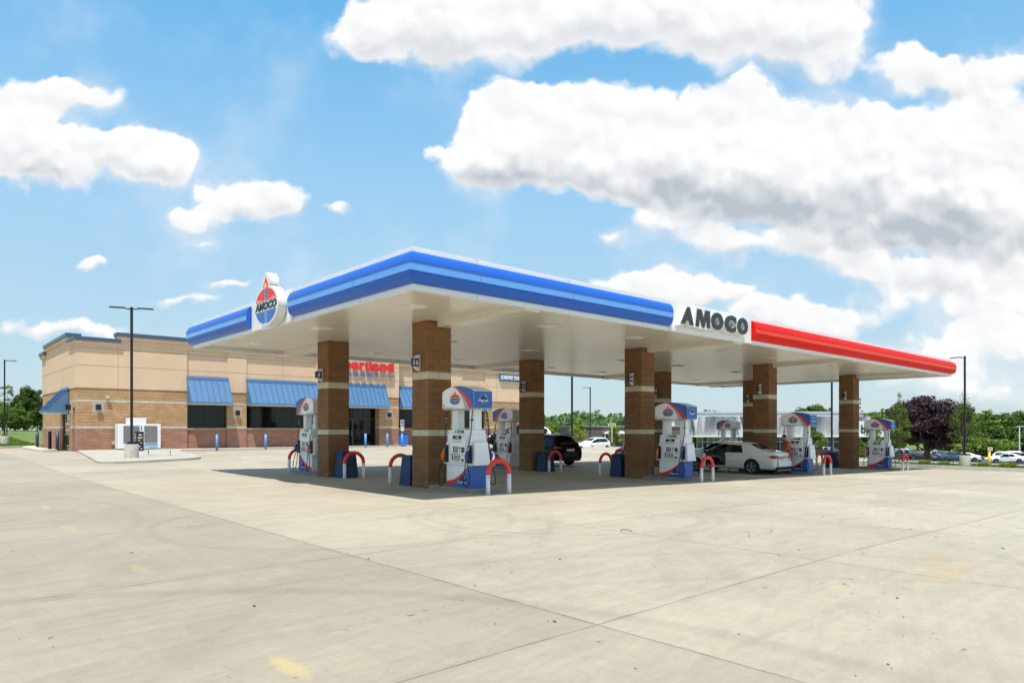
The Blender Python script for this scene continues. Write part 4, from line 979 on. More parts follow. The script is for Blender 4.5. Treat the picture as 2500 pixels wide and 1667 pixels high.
for ch in 'MARKET':
    mb = MB(); put_text(mb, ch, f0, w=.34, h=.30, cx=x_, cz=5.92, d0=.14, d1=.24, off=.05); mb.build('blue_letter', M_SB, ss_); x_ += .60
mb = MB(); mb.box(29.0, 30.19, -.24, -.14, 5.87, 5.94); mb.build('bar', M_SB, ss_)
dt = thing('drive_through_sign', 'blue framed sign reading DRIVE THRU in white on the upper store wall', 'sign', (43.9, VB, 6.47))
mb = MB(); mb.box(-1.6, 1.6, -.17, -.06, -.33, .33); mb.build('frame', mat('sign_frame_blue', (.06, .20, .38), .5), dt)
mb = MB(); put_text(mb, 'DRIVE THRU', f0, w=2.95, h=.36, d0=.18, d1=.30, off=.05); mb.build('lettering', M_UWHT, dt)
# small blue bollards, accessible parking sign, bin, bundles of wood
bb = [(15.35, 45.75), (18.5, 45.6), (26.3, 45.9), (28.2, 45.9), (22.6, 45.7), (33.0, 45.8)]
b0_ = None
lbl = ['blue pole bollard before the first window bay right of the ice box', 'blue pole bollard before the wide window bay', 'blue pole bollard in front of the entrance door', 'blue pole bollard right of the entrance door', 'blue pole bollard hidden behind column 8 before the wide window', 'blue pole bollard near the dark pickup']
for i, (x, y) in enumerate(bb):
    if b0_ is None:
        mb = MB(); mb.cyl((0, 0, -.1), (0, 0, 1.02), .085, n=14); mb.ell((0, 0, 1.02), (.085, .085, .05), 14, 6); b0_ = mb.build('bollard', M_BBL); o = b0_
    else: o = b0_.copy(); COL.objects.link(o)
    o.location = (x, y, gz(x, y)); tag(o, lbl[i], 'bollard', 'blue bollards before the store')
ds = thing('parking_sign', 'blue accessible parking sign on a blue post right of the entrance', 'sign', (29.55, 45.9, .2))
mb = MB(); mb.cyl((0, 0, -.1), (0, 0, 1.02), .085, n=14); mb.build('base_post', M_BBL, ds)
mb = MB(); mb.cyl((0, 0, 1.0), (0, 0, 2.0), .025, n=8); mb.build('post', M_STL, ds)
mb = MB(); mb.box(-.16, .16, -.045, -.03, 1.52, 2.12, 0); mb.box(-.15, .15, -.045, -.03, 1.25, 1.50, 0); mb.box(-.12, .12, -.052, -.0455, 1.62, 2.06, 1)
mb.prism([(-.03 + .07 * math.cos(a), 1.76 + .07 * math.sin(a)) for a in [i * .5 for i in range(13)]], f0, .053, .056, 0); mb.box(-.02, .02, -.057, -.053, 1.80, 1.99, 0)
mb.build('plate', [M_UWHT, M_PB2], ds)
cb = thing('waste_bin', 'bright blue box bin against the store wall behind the accessible parking sign', 'bin', (31.2, 48.4, .2))
mb = MB(); mb.box(-.38, .38, -.3, .3, 0, .95); mb.build('body', mat('bright_bin_blue', (.03, .15, .60), .5), cb, bevel=.03)
mb = MB(); mb.box(-.4, .4, -.32, .32, .952, 1.02); mb.build('lid', M_TRB, cb, bevel=.02)
random.seed(3)
mb = MB()
for i in range(40): 
    x = random.uniform(-.5, .5); z = random.uniform(.05, .95); mb.cyl((x, -.22, z), (x + random.uniform(-.05, .05), .2, z), random.uniform(.04, .075), n=7, mi=random.randint(0, 1))
o = mb.build('firewood_stack', [mat('wood_end', (.45, .30, .17), .9), M_BARK]); o.location = (33.4, 48.45, .2); tag(o, 'small stack of split firewood under the window right of the entrance', 'firewood')
# ice merchandiser
ic = thing('ice_freezer', 'white two-door outdoor ice freezer with grey doors beside the light pole', 'freezer', (11.35, 48.35, .31))
mb = MB(); mb.box(-1.22, 1.22, -.42, .45, .06, 1.62); mb.build('cabinet', M_PW, ic, bevel=.02)
mb = MB(); mb.box(-1.0, 1.0, -.3, .4, -.02, .058); mb.build('plinth', M_BLK, ic)
mb = MB(); mb.box(-.62, .38, -.38, .40, 1.622, 2.0); mb.build('compressor_housing', M_PW, ic, bevel=.02)
M_GDR = mat('grey_door', (.20, .19, .185), .5)
for x0, x1 in ((-.93, -.03), (.25, 1.0)):
    mb = MB(); mb.box(x0, x1, -.47, -.421, .42, 1.50); d_ = mb.build('door', M_GDR, ic, bevel=.012)
    mb = MB(); hx = x1 - .08 if x0 < 0 else x0 + .06; mb.box(hx, hx + .03, -.51, -.471, .9, 1.1); mb.build('handle', M_STL, d_)
M_I1 = mat('ice_blue', (.05, .30, .45), .5); M_I2 = mat('pale_ice_blue', (.45, .68, .80), .5)
for q, m_, nm_ in (((.06, .13, -.428, -.421, 1.22, 1.5), M_I1, 'ice_label'), ((.05, 1.05, -.428, -.421, .14, .36), M_I2, 'pale_stripe'), ((.05, 1.05, -.433, -.4285, .27, .31), M_I1, 'blue_stripe'), ((.05, 1.05, -.433, -.4285, .16, .19), M_I1, 'blue_stripe')):
    mb = MB(); mb.box(*q); mb.build(nm_, m_, ic)
dk = thing('display_bin', 'narrow dark navy box display with pink and yellow stickers in front of the ice freezer', 'display box', (10.72, 45.4, gz(10.7, 45.4) + .11))
mb = MB(); mb.box(-.2, .2, -.2, .2, 0, 1.15); mb.build('box', mat('navy_box', (.012, .014, .05), .5), dk, bevel=.01)
mb = MB(); mpk = [mat('pink_sticker', (.75, .40, .42), .6), mat('gold_sticker', (.60, .50, .15), .6), M_UWHT]
for fc in (0, 1):
    T_ = (lambda a, b, d: (a, -.2 - d, b)) if fc == 0 else (lambda a, b, d: (-.2 - d, a, b))
    mb.prism([(.10 * math.cos(a) , .95 + .06 * math.sin(a)) for a in [i * .5 for i in range(13)]], T_, .002, .006, 0)
    mb.prism([(-.13, .73), (.13, .73), (.13, .82), (-.13, .82)], T_, .002, .006, 1)
    for i, (a0, b0) in enumerate(((-.06, .62), (.05, .48), (-.05, .27), (.06, .12))): mb.prism([(a0 + .06 * math.cos(a), b0 + .035 * math.sin(a)) for a in [i_ * .7 for i_ in range(9)]], T_, .002, .006, i % 3)
mb.build('stickers', mpk, dk)
# bike-rack like bent pipe on the sidewalk
mb = MB(); z = gz(10, 38) + .11
mb.tube([(10.0, 40.5, z), (10.0, 40.4, z + .30), (10.05, 40.2, z + .34), (10.5, 38.6, z + .33), (10.55, 38.5, z + .30), (10.55, 38.5, z)], .03, 8)
o = mb.build('low_pipe_rail', M_STL); tag(o, 'low grey bent pipe rail on the sidewalk before the ice freezer', 'rail')
# drive-through bollards
for i, (x, y, lb) in enumerate(((7.55, 60.6, 'dark blue bollard at the far left corner of the store'), (7.5, 54.6, 'black bollard left of the drive-through window'), (7.5, 51.7, 'dark blue bollard right of the drive-through window'))):
    mb = MB(); mb.cyl((0, 0, -.1), (0, 0, 1.1), .10, n=14); mb.ell((0, 0, 1.1), (.1, .1, .05), 14, 6); o = mb.build('bollard', mat('navy_bollard', (.02, .04, .085), .4) if i != 1 else M_PBK); o.location = (x, y, gz(x, y) + .12); tag(o, lb, 'bollard', 'drive-through lane bollards')

# ------------------------------------------------------------ light poles
def make_pole(h=6.65, w=.11):
    t = thing('light_pole', 'x', 'light pole')
    mb = MB(); mb.cyl((0, 0, -.4), (0, 0, .74), .33, .31, n=28); mb.build('concrete_base', M_BAS, t, bevel=.03)
    mb = MB(); mb.box(-.2, .2, -.2, .2, .742, .86); mb.build('base_cover', M_PBK, t, bevel=.015)
    mb = MB(); mb.box(-w / 2, w / 2, -w / 2, w / 2, .861, .74 + h); mb.build('post', M_PBK, t, bevel=.008)
    return t
def heads(t, angs, z=7.35):
    for a in angs:
        f = lambda x, y: (x * math.cos(a) - y * math.sin(a), x * math.sin(a) + y * math.cos(a))
        mb = MB(); mb.tube([(*f(.05, 0), z - .06), (*f(.3, 0), z - .03)], .03, 8)
        v = [(*f(x, y), zz) for zz in (z - .03, z + .015) for x, y in ((.28, -.12), (.95, -.12), (.95, .12), (.28, .12))]
        mb.add(v, [(0, 1, 2, 3), (4, 5, 6, 7), (0, 1, 5, 4), (1, 2, 6, 5), (2, 3, 7, 6), (3, 0, 4, 7)])
        mb.build('lamp_head', M_PBK, t)
A0 = math.atan2(-SS, CC)       # direction that reads as "right" in the view
pole0 = make_pole(); uu, vv, zz = gp(321.1, 1121.2); pole0.location = (uu, vv, zz)
G_ = 'black square light poles on concrete bases'
pole0['label'] = 'black twin-head light pole on a concrete base in front of the ice freezer'; pole0['group'] = G_
def pole(loc, lb, angs, sc=1., cat=None):
    p = dup(pole0, loc, 0, lb, G_, skip=('lamp_head',)); p.scale = (1, 1, sc); heads(p, angs); return p
uu, vv, zz = gp(2355.8, 1138.2); pole((uu, vv, zz), 'black light pole on a round concrete base right of the canopy end', [A0 + math.pi - 1.15])
uu, vv, zz = gp(10.9, 1084.1); pole((uu, vv, zz), 'black light pole on a concrete base at the left frame edge by the lawn', [A0 + 1.2])
uu, vv = dp(1396.5, 48); zz = gz(uu, vv); pole((uu, vv, zz), 'thick black light pole seen under the canopy, left of the pair behind the white hatchback', [A0 + 1.57])
uu, vv = dp(1441, 81); zz = gz(uu, vv); pole((uu, vv, zz), 'thin black light pole seen under the canopy behind the white hatchback', [A0 + math.pi])
uu, vv = dp(2031, 49); zz = gz(uu, vv); pole((uu, vv, zz), 'black light pole just left of column 10, its top hidden by the canopy', [A0])
heads(pole0, [A0 + .35, A0 + math.pi + .35])

# ------------------------------------------------------------ vehicles
M_TYRE = mat('tyre_rubber', (.016, .016, .016), .85); M_RIM = mat('alloy_rim', (.42, .42, .43), .3, .9); M_RIMD = mat('dark_rim', (.05, .05, .05), .5, .5)
M_CGL = mat('car_glass', (.008, .010, .010), .04, spec=.4); M_UNDER = mat('car_underside', (.012, .012, .012), .9)
M_TAIL = mat('tail_lamp_red', (.45, .008, .012), .15, coat=.8); M_HEAD = mat('head_lamp_glass', (.75, .78, .80), .12, coat=.8); M_PLATE = mat('licence_plate', (.65, .66, .66), .5)
def paint(n, c, r=.28, metal=0., coat=1.): return mat('paint_' + n, c, r, metal, coat=coat)
PW_ = paint('pearl_white', (.78, .76, .69)); PWH = paint('white', (.80, .80, .79)); PBK = paint('black', (.004, .004, .004), .3, 0., .12); PDG = paint('dark_grey', (.055, .06, .07), .3, .4)
PBK.node_tree.nodes['Principled BSDF'].inputs['Specular IOR Level'].default_value = .12; PBK.node_tree.nodes['Principled BSDF'].inputs['Coat Weight'].default_value = .04
PSL = paint('silver', (.42, .43, .44), .3, .5); PBL = paint('slate_blue', (.05, .08, .13), .3, .3); PGN = paint('dark_green', (.03, .05, .04), .3, .3); PTN = paint('tan', (.30, .26, .20), .3, .3)
def wheel(parent, x, y, r, w, side):
    # axis along y
    mb = MB(); n = 32
    prof = [(r * .66, -w / 2), (r * .93, -w / 2), (r, -w * .32), (r, w * .32), (r * .93, w / 2), (r * .66, w / 2)]
    V = [(x + rr * math.cos(2 * math.pi * i / n), y + yy, r + rr * math.sin(2 * math.pi * i / n)) for i in range(n) for rr, yy in prof]
    m = len(prof); mb.add(V, [(i * m + k, ((i + 1) % n) * m + k, ((i + 1) % n) * m + (k + 1) % m, i * m + (k + 1) % m) for i in range(n) for k in range(m)], 0, True)
    wo = mb.build('wheel', M_TYRE, parent)
    yo = y + side * w * .36; mb = MB()
    ring = lambda r0, r1, ya, yb, mi: mb.add([(x + q * math.cos(2 * math.pi * i / n), yy, r + q * math.sin(2 * math.pi * i / n)) for i in range(n) for q, yy in ((r0, ya), (r1, yb))], [(2 * i, 2 * ((i + 1) % n), 2 * ((i + 1) % n) + 1, 2 * i + 1) for i in range(n)], mi)
    ring(r * .60, r * .69, yo, yo + side * .012, 0); ring(0.001, r * .66, yo - side * .06, yo - side * .06, 1)
    for k in range(5):
        for dd in (-.16, .16):
            a = 2 * math.pi * k / 5 + .3; a1 = a + dd
            p = [(r * .10, a - .5 * (1 if dd > 0 else -1) * -.4), (r * .63, a1 - .10), (r * .63, a1 + .10)]
            pts = [(x + q * math.cos(t_), r + q * math.sin(t_)) for q, t_ in p]
            mb.prism(pts, lambda a_, b_, d_: (a_, d_, b_), yo - side * .03, yo + side * .006, 0)
    mb.cyl((x, yo - side * .03, r), (x, yo + side * .012, r), r * .14, n=14, mi=0)
    mb.build('rim', [M_RIM, M_RIMD], wo)
def car(name, label, cat, L, Wd, st, glass, wheels, r, paintm, tail, head, sill=.20, door=None, wy=.5, extras=True):
    """st: (xb, xt, shoulder z, window-top z, edge z, centre z, plan factor, top half width). x runs rear to front."""
    hw = Wd / 2; rows = []
    for (xb, xt, zs, zw, zt, zc, pf, yt) in st:
        row = [(xb, 0, sill), (xb, hw * pf * .86, sill), (xb, hw * pf * .965, sill + .10), (xb, hw * pf, (sill + zs) / 2 + .05), (xb, hw * pf * .965, zs)]
        kk = .93
        row.append((xb + (xt - xb) * kk, hw * pf * .965 + (yt - hw * pf * .965) * kk, zw))
        row.append((xt, yt, zt)); row.append((xt, 0, zc)); rows.append(row)
    nr = 8; V = []; n = len(rows); full = 2 * nr - 2
    for row in rows:
        V += row; V += [(p[0], -p[1], p[2]) for p in row[nr - 2:0:-1]]
    Fs = []; I = []
    for i in range(n - 1):
        for k in range(full):
            Fs.append((i * full + k, (i + 1) * full + k, (i + 1) * full + (k + 1) % full, i * full + (k + 1) % full))
            kk = k if k < nr - 1 else full - 1 - k
            key = 'side' if kk == 4 else ('top' if kk == 6 else ('pil' if kk == 5 else 'x'))
            g = glass.get((i, key), 0); 
            I.append(g if g else (3 if kk == 0 else 0))
    Fs.append(tuple(range(full))[::-1]); I.append(0); Fs.append(tuple((n - 1) * full + k for k in range(full))); I.append(0)
    me = bpy.data.meshes.new('tmp'); me.from_pydata(V, [], Fs)
    for m in (paintm, M_CGL, M_MUL, M_UNDER): me.materials.append(m)
    me.polygons.foreach_set('material_index', I); me.polygons.foreach_set('use_smooth', [True] * len(I)); me.update()
    o = bpy.data.objects.new('tmp', me); COL.objects.link(o)
    sb = o.modifiers.new('s', 'SUBSURF'); sb.levels = 2; sb.render_levels = 2
    cu = MB()
    for x in wheels: cu.cyl((x, -hw - .3, r), (x, -hw + .26, r), r * 1.14, n=28, mi=3); cu.cyl((x, hw - .26, r), (x, hw + .3, r), r * 1.14, n=28, mi=3)
    if door: cu.add([(a, y_, b) for y_ in (hw - .95, hw + .3) for a, b in door], [tuple(range(len(door)))[::-1], tuple(range(len(door), 2 * len(door)))] + [(i, (i + 1) % len(door), len(door) + (i + 1) % len(door), len(door) + i) for i in range(len(door))], 3)
    co = cu.build('cut', [paintm, M_CGL, M_MUL, M_UNDER])
    for p in co.data.polygons: p.material_index = 3
    b = o.modifiers.new('b', 'BOOLEAN'); b.operation = 'DIFFERENCE'; b.object = co; b.solver = 'EXACT'
    dg = bpy.context.evaluated_depsgraph_get(); res = bpy.data.meshes.new_from_object(o.evaluated_get(dg))
    bpy.data.objects.remove(o); bpy.data.objects.remove(co)
    t = thing(name, label, cat)
    bm = bmesh.new(); bm.from_mesh(res)
    def part(sel, nm, mats):
        b2 = bm.copy(); bmesh.ops.delete(b2, geom=[f for f in b2.faces if not sel(f)], context='FACES')
        if not len(b2.faces): b2.free(); return None
        m2 = bpy.data.meshes.new(nm); b2.to_mesh(m2); b2.free()
        for m in mats: m2.materials.append(m)
        ob = bpy.data.objects.new(nm, m2); COL.objects.link(ob); ob.parent = t
        return ob
    ALLM = (paintm, M_CGL, M_MUL, M_UNDER)
    part(lambda f: f.material_index in (0, 2, 3), 'body', ALLM)
    xm = sum(s[0] for s in st) / len(st)
    part(lambda f: f.material_index == 1 and abs(f.normal.y) < .55 and f.calc_center_median().x > xm, 'windscreen', ALLM)
    part(lambda f: f.material_index == 1 and abs(f.normal.y) < .55 and f.calc_center_median().x <= xm, 'rear_window', ALLM)
    for sgn in (1, -1): part(lambda f: f.material_index == 1 and abs(f.normal.y) >= .55 and f.normal.y * sgn > 0, 'side_windows', ALLM)
    bm.free()
    for x in wheels:
        for sgn in (1, -1): wheel(t, x, sgn * (hw - .115), r, .225, sgn)
    for sgn in (1, -1):
        c, rd = tail; mb = MB(); mb.ell((c[0], sgn * c[1], c[2]), rd); mb.build('tail_lamp', M_TAIL, t)
        c, rd = head; mb = MB(); mb.ell((c[0], sgn * c[1], c[2]), rd); mb.build('head_lamp', M_HEAD, t)
        xm_ = st[-4][0] - .12; zm = st[-4][2] + .06
        mb = MB(); mb.ell((xm_, sgn * (hw + .09), zm), (.07, .11, .075)); mb.build('wing_mirror', paintm, t)
        for hx in ((wheels[0] + wheels[1]) / 2 - .42, (wheels[0] + wheels[1]) / 2 + .48):
            if door and sgn > 0 and hx > (wheels[0] + wheels[1]) / 2: continue
            mb = MB(); mb.box(hx - .11, hx + .07, sgn * hw * .985 - .012, sgn * hw * .985 + .022, st[len(st) // 2][2] - .13, st[len(st) // 2][2] - .105); mb.build('door_handle', paintm if not extras else M_CHR, t)
    return t
GS = {(5, 'side'): 1, (7, 'side'): 1, (8, 'side'): 1, (6, 'side'): 2, (3, 'top'): 1, (8, 'top'): 1}
sed = [(.0, .06, .62, .74, .78, .80, .76, .52), (.05, .09, .80, .93, .97, .99, .86, .60), (.18, .20, .86, 1.00, 1.03, 1.05, .96, .64), (.88, .80, .93, 1.04, 1.07, 1.09, 1.0, .63),
       (1.10, 1.42, .95, 1.33, 1.39, 1.425, 1.0, .55), (1.42, 1.75, .95, 1.36, 1.43, 1.46, 1.0, .56), (2.28, 2.28, .94, 1.385, 1.445, 1.475, 1.0, .57), (2.36, 2.34, .94, 1.385, 1.445, 1.475, 1.0, .57), (2.95, 2.72, .93, 1.37, 1.43, 1.465, 1.0, .56),
       (3.52, 3.44, .91, .99, 1.02, 1.05, .99, .66), (3.9, 3.9, .88, .95, .97, 1.0, .985, .64), (4.45, 4.45, .80, .85, .87, .90, .94, .58), (4.75, 4.74, .68, .72, .74, .76, .84, .50), (4.86, 4.84, .50, .56, .58, .60, .72, .45)]
merc = car('sedan', 'pearl white four-door sedan with its driver door open, refuelling between columns 14 and 12', 'car', 4.87, 1.85, sed, GS, (1.10, 3.97), .335, PW_,
           ((.14, .69, .80), (.25, .215, .075)), ((4.55, .68, .70), (.26, .2, .09)),
           door=[(2.40, .36), (3.22, .36), (3.34, .50), (3.42, .90), (2.92, 1.30), (2.44, 1.355), (2.44, .95), (2.36, .7)], wy=1)
# details: licence plate, rear bumper insert, seats, open door
def extra_rear(t, hw, zp, zb, xr=-.02):
    mb = MB(); mb.box(xr - .03, xr + .05, -.26, .26, zp - .06, zp + .06); mb.build('number_plate', M_PLATE, t)
    mb = MB(); mb.box(xr - .01, xr + .35, -hw * .80, hw * .80, zb - .06, zb + .10); mb.build('lower_bumper', M_UNDER, t, bevel=.04)
extra_rear(merc, .925, .70, .27, .0)
for sx in ((2.62, .38), (2.62, -.38), (1.95, .0)):
    mb = MB(); w_ = .24 if sx[1] else .6; mb.box(sx[0] - .1, sx[0] + .42, sx[1] - w_, sx[1] + w_, .30, .52); mb.frustum((sx[0] - .16, sx[0] + .0, sx[1] - w_, sx[1] + w_), (sx[0] - .32, sx[0] - .20, sx[1] - w_ * .85, sx[1] + w_ * .85), .50, 1.02)
    if sx[1]: mb.box(sx[0] - .36, sx[0] - .27, sx[1] - .13, sx[1] + .13, 1.06, 1.22)
    mb.build('seat', M_DGY, merc, bevel=.04)
mb = MB(); mb.tube([(3.16 + .05 * math.sin(a), .38 + .18 * math.cos(a), .86 + .17 * math.sin(a)) for a in [i * math.pi / 8 for i in range(17)]], .015, 6); mb.build('steering_wheel', M_BLK, merc)
dpts = [(0, .30), (-.95, .30), (-1.0, .55), (-.98, .92), (-.95, 1.34), (-.55, 1.31), (0.02, .93), (.06, .6)]
def door_obj(ang):
    e = (3.42, .90); ca, sa = math.cos(ang), math.sin(ang)
    fr = lambda a, b, d: (e[0] + a * ca - d * sa * 1, e[1] - a * sa * -1 * 1 + d * ca, b)
    fr = lambda a, b, d: (e[0] + a * ca - d * sa, e[1] + a * sa + d * ca, b)
    mb = MB(); mb.prism([(0, .30), (-.92, .30), (-.98, .55), (-.96, .93), (0.0, .93), (.04, .6)], fr, -.055, .055, 0)
    mb.prism([(-.05, .34), (-.88, .34), (-.93, .55), (-.92, .90), (-.04, .90)], fr, -.10, -.056, 1)
    d = mb.build('door', [PW_, M_UNDER], merc, bevel=.015)
    mb = MB(); mb.prism([(-.96, .935), (-.03, .935), (-.50, 1.31), (-.93, 1.345)], fr, -.03, -.015, 0); mb.build('side_window', M_CGL, d)
    mb = MB()
    for a, b in (((-.96, .93), (-.94, 1.35)), ((-.94, 1.35), (-.52, 1.33)), ((-.52, 1.33), (.02, .94))): mb.cyl(fr(a[0], a[1], -.02), fr(b[0], b[1], -.02), .026, n=8)
    mb.build('window_frame', M_UNDER, d)
    mb = MB(); p = fr(-.10, .99, .14); mb.ell(p, (.09, .09, .075)); mb.build('wing_mirror', PWH, d)
door_obj(-R(62))
for o in list(kids(merc)):
    if o.name.startswith('wing_mirror') and o.data.vertices[0].co.y > 0: bpy.data.objects.remove(o)
uu, vv = 28.40 + .925, 14.50
merc.location = (uu, vv, gz(uu, 17)); merc.rotation_euler = (0, 0, R(90.6))
suvst = [(.0, .06, .70, .84, .88, .90, .80, .60), (.03, .12, .98, 1.06, 1.09, 1.10, .92, .66), (.10, .42, 1.03, 1.46, 1.52, 1.54, .96, .60), (.40, .62, 1.04, 1.54, 1.62, 1.655, 1.0, .60), (.75, .95, 1.03, 1.555, 1.64, 1.675, 1.0, .61), (1.45, 1.50, 1.02, 1.57, 1.65, 1.69, 1.0, .62),
         (2.20, 2.20, 1.01, 1.575, 1.655, 1.69, 1.0, .62), (2.30, 2.28, 1.01, 1.575, 1.655, 1.69, 1.0, .62), (3.0, 2.72, 1.0, 1.55, 1.63, 1.67, 1.0, .61), (3.66, 3.52, 1.0, 1.10, 1.14, 1.17, 1.0, .68), (4.0, 4.0, .99, 1.07, 1.10, 1.13, .99, .67), (4.45, 4.45, .90, .97, 1.0, 1.03, .93, .62), (4.68, 4.66, .70, .78, .80, .82, .84, .55), (4.75, 4.73, .50, .55, .57, .6, .74, .5)]
GU = {(4, 'side'): 1, (5, 'side'): 1, (3, 'side'): 1, (7, 'side'): 1, (8, 'side'): 1, (6, 'side'): 2, (1, 'top'): 1, (8, 'top'): 1}
suv = car('crossover', 'glossy black crossover seen from behind between column 6 and the white hatchback', 'car', 4.78, 1.93, suvst, GU, (.98, 3.83), .365, PBK, ((.14, .78, .98), (.22, .18, .07)), ((4.5, .72, .82), (.24, .2, .08)), sill=.28)
extra_rear(suv, .96, .86, .42, .0)
mb = MB(); mb.box(.10, .55, -.62, .62, 1.60, 1.64); mb.build('roof_spoiler', PBK, suv, bevel=.015)
suv.location = (25.9, 24.3, gz(25.9, 26)); suv.rotation_euler = (0, 0, R(88))
hst = [(.0, .04, .62, .80, .84, .86, .84, .60), (.02, .10, .92, 1.0, 1.03, 1.04, .93, .62), (.08, .38, .95, 1.34, 1.39, 1.41, .97, .55), (.35, .6, .95, 1.41, 1.47, 1.49, 1.0, .56), (.7, .9, .94, 1.43, 1.49, 1.515, 1.0, .57), (1.3, 1.3, .93, 1.44, 1.50, 1.525, 1.0, .57), (1.75, 1.75, .92, 1.44, 1.50, 1.525, 1.0, .57), (1.82, 1.80, .92, 1.44, 1.50, 1.525, 1.0, .57), (2.55, 2.25, .91, 1.42, 1.47, 1.50, 1.0, .56),
       (3.25, 3.05, .89, 1.03, 1.06, 1.09, .99, .62), (3.45, 3.4, .84, .96, .99, 1.02, .97, .6), (3.75, 3.75, .74, .82, .85, .88, .92, .52), (3.9, 3.89, .6, .66, .68, .70, .82, .48), (3.97, 3.95, .45, .5, .52, .54, .7, .4)]
hatch = car('hatchback', 'small white hatchback facing left on the lit concrete beyond the canopy', 'car', 3.97, 1.69, hst, GU, (.68, 3.18), .30, PWH, ((.10, .70, .98), (.12, .1, .17)), ((3.6, .62, .76), (.26, .16, .1)))
uu, vv = dp(1478, 78.0); hatch.location = (uu, vv, gz(uu, vv) + .0); hatch.rotation_euler = (0, 0, R(180))
truckst = [(.0, .0, .95, 1.02, 1.04, 1.06, .94, .80), (.05, .05, 1.05, 1.10, 1.13, 1.14, .99, .84), (.30, .40, 1.06, 1.60, 1.68, 1.70, 1.0, .74), (1.2, 1.2, 1.06, 1.64, 1.72, 1.74, 1.0, .74), (1.85, 1.85, 1.06, 1.64, 1.72, 1.74, 1.0, .74), (2.05, 2.05, 1.06, 1.68, 1.78, 1.81, 1.0, .72),
           (2.95, 2.95, 1.06, 1.70, 1.80, 1.83, 1.0, .72), (3.05, 3.05, 1.06, 1.70, 1.80, 1.83, 1.0, .72), (3.75, 3.55, 1.06, 1.68, 1.77, 1.80, 1.0, .70), (4.25, 4.15, 1.06, 1.16, 1.20, 1.23, 1.0, .78), (4.6, 4.6, 1.05, 1.13, 1.16, 1.19, 1.0, .77), (5.3, 5.3, 1.02, 1.08, 1.11, 1.13, .97, .74), (5.5, 5.48, .9, .95, .97, 1.0, .92, .7), (5.55, 5.53, .5, .6, .62, .66, .88, .68)]
GT = {(2, 'side'): 1, (3, 'side'): 1, (5, 'side'): 1, (7, 'side'): 1, (8, 'side'): 1, (6, 'side'): 2, (1, 'top'): 1, (8, 'top'): 1}
truck = car('pickup_truck', 'white pickup truck with covered bed in the far car park right of the pole', 'pickup', 5.6, 1.98, truckst, GT, (1.05, 4.5), .40, PWH, ((.06, .90, .95), (.08, .10, .16)), ((5.4, .8, .88), (.15, .16, .1)), sill=.38)
def repaint(o, m):
    for c in kids(o):
        if c.name.split('.')[0] in ('body', 'wing_mirror', 'roof_spoiler', 'door_handle'):
            c.material_slots[0].link = 'OBJECT'; c.material_slots[0].material = m
def car_at(src, x, D, rz, m, lb, cat='car', dz=0, grp='cars in the far parking area'):
    u, v = dp(x, D); o = dup(src, (u, v, gz(u, v) + dz), rz, lb, grp, cat)
    if m: repaint(o, m)
    return o
A1 = A0
uu, vv = dp(2421, 100.); truck.location = (uu, vv, gz(uu, vv)); truck.rotation_euler = (0, 0, A0 + R(-35)); truck['group'] = 'cars in the far parking area'
# dark pickup in front of the store, seen through the pump beside column 6
tr2 = dup(suv, (38.6, 39.4, gz(36, 39.5)), R(173), 'tall black crossover parked side-on in front of the store behind pump 6', None, 'car'); tr2.scale = (1, 1, 1.1)
v2 = dup(truck, (45.4, 45.3, gz(45, 45.3)), R(150), 'white truck whose roof shows above the black crossover beside column 6', None, 'pickup'); del v2['group']
s3 = dup(suv, (36.9, 24.7, gz(36.9, 26)), R(96), 'dark grey crossover half hidden behind column 14', None, 'car', skip=('roof_spoiler',)); repaint(s3, PDG)
s4 = dup(merc, (38.6, 20.6, gz(38.6, 20)), R(92), 'grey sedan standing behind the white sedan and the man, near column 12', None, 'car', skip=('door', 'seat', 'steering_wheel')); repaint(s4, PSL)
C_ = [  # x, D, type, yaw(deg vs view-right), paint, label
 (2106, 104, 's', 10, PDG, 'dark grey car at the far left of the parked row, beside the last pump'),
 (2128, 104, 'u', 160, PBK, 'black crossover in the far row just right of the last pump'),
 (2170, 101, 'u', -20, PBK, 'black car parked left of the purple maple trunk'),
 (2200, 96, 's', 165, PDG, 'dark sedan parked in shade left of the maple trunk'),
 (2215, 104, 'u', -25, PBL, 'slate blue crossover parked right beside the maple trunk'),
 (2268, 98, 's', 160, PDG, 'dark grey sedan low under the maple crown'),
 (2286, 102, 'u', -20, PDG, 'dark grey crossover right of the maple trunk'),
 (2312, 97, 's', 20, PBL, 'slate blue sedan left of the light pole base'),
 (2332, 106, 'h', -15, PBL, 'slate blue hatchback behind the light pole'),
 (2352, 112, 's', 165, PWH, 'white sedan roof showing behind the light pole base'),
 (2447, 118, 'u', -25, PSL, 'silver crossover in the second row right of the white pickup'),
 (2454, 96, 's', 170, PWH, 'white sedan with black windows right of the yellow post'),
 (2446, 106, 'h', 175, PWH, 'white hatchback between the white pickup and the yellow post'),
 (2478, 104, 'u', 15, PBK, 'black crossover right of the white sedan'),
 (2480, 120, 's', 165, PWH, 'white sedan in the back row near the right edge'),
 (2497, 122, 'u', 160, PBL, 'slate blue crossover in the back row at the right frame edge'),
 (2500, 97, 'u', 150, PDG, 'dark grey crossover cut by the right frame edge'),
 (1990, 118, 's', 10, PSL, 'silver sedan parked far away left of column 10'),
 (2006, 112, 's', 165, PDG, 'dark sedan parked far away beside the black pole left of column 10'),
 (2026, 124, 'h', 20, PSL, 'small silver car far away behind column 10'),
]
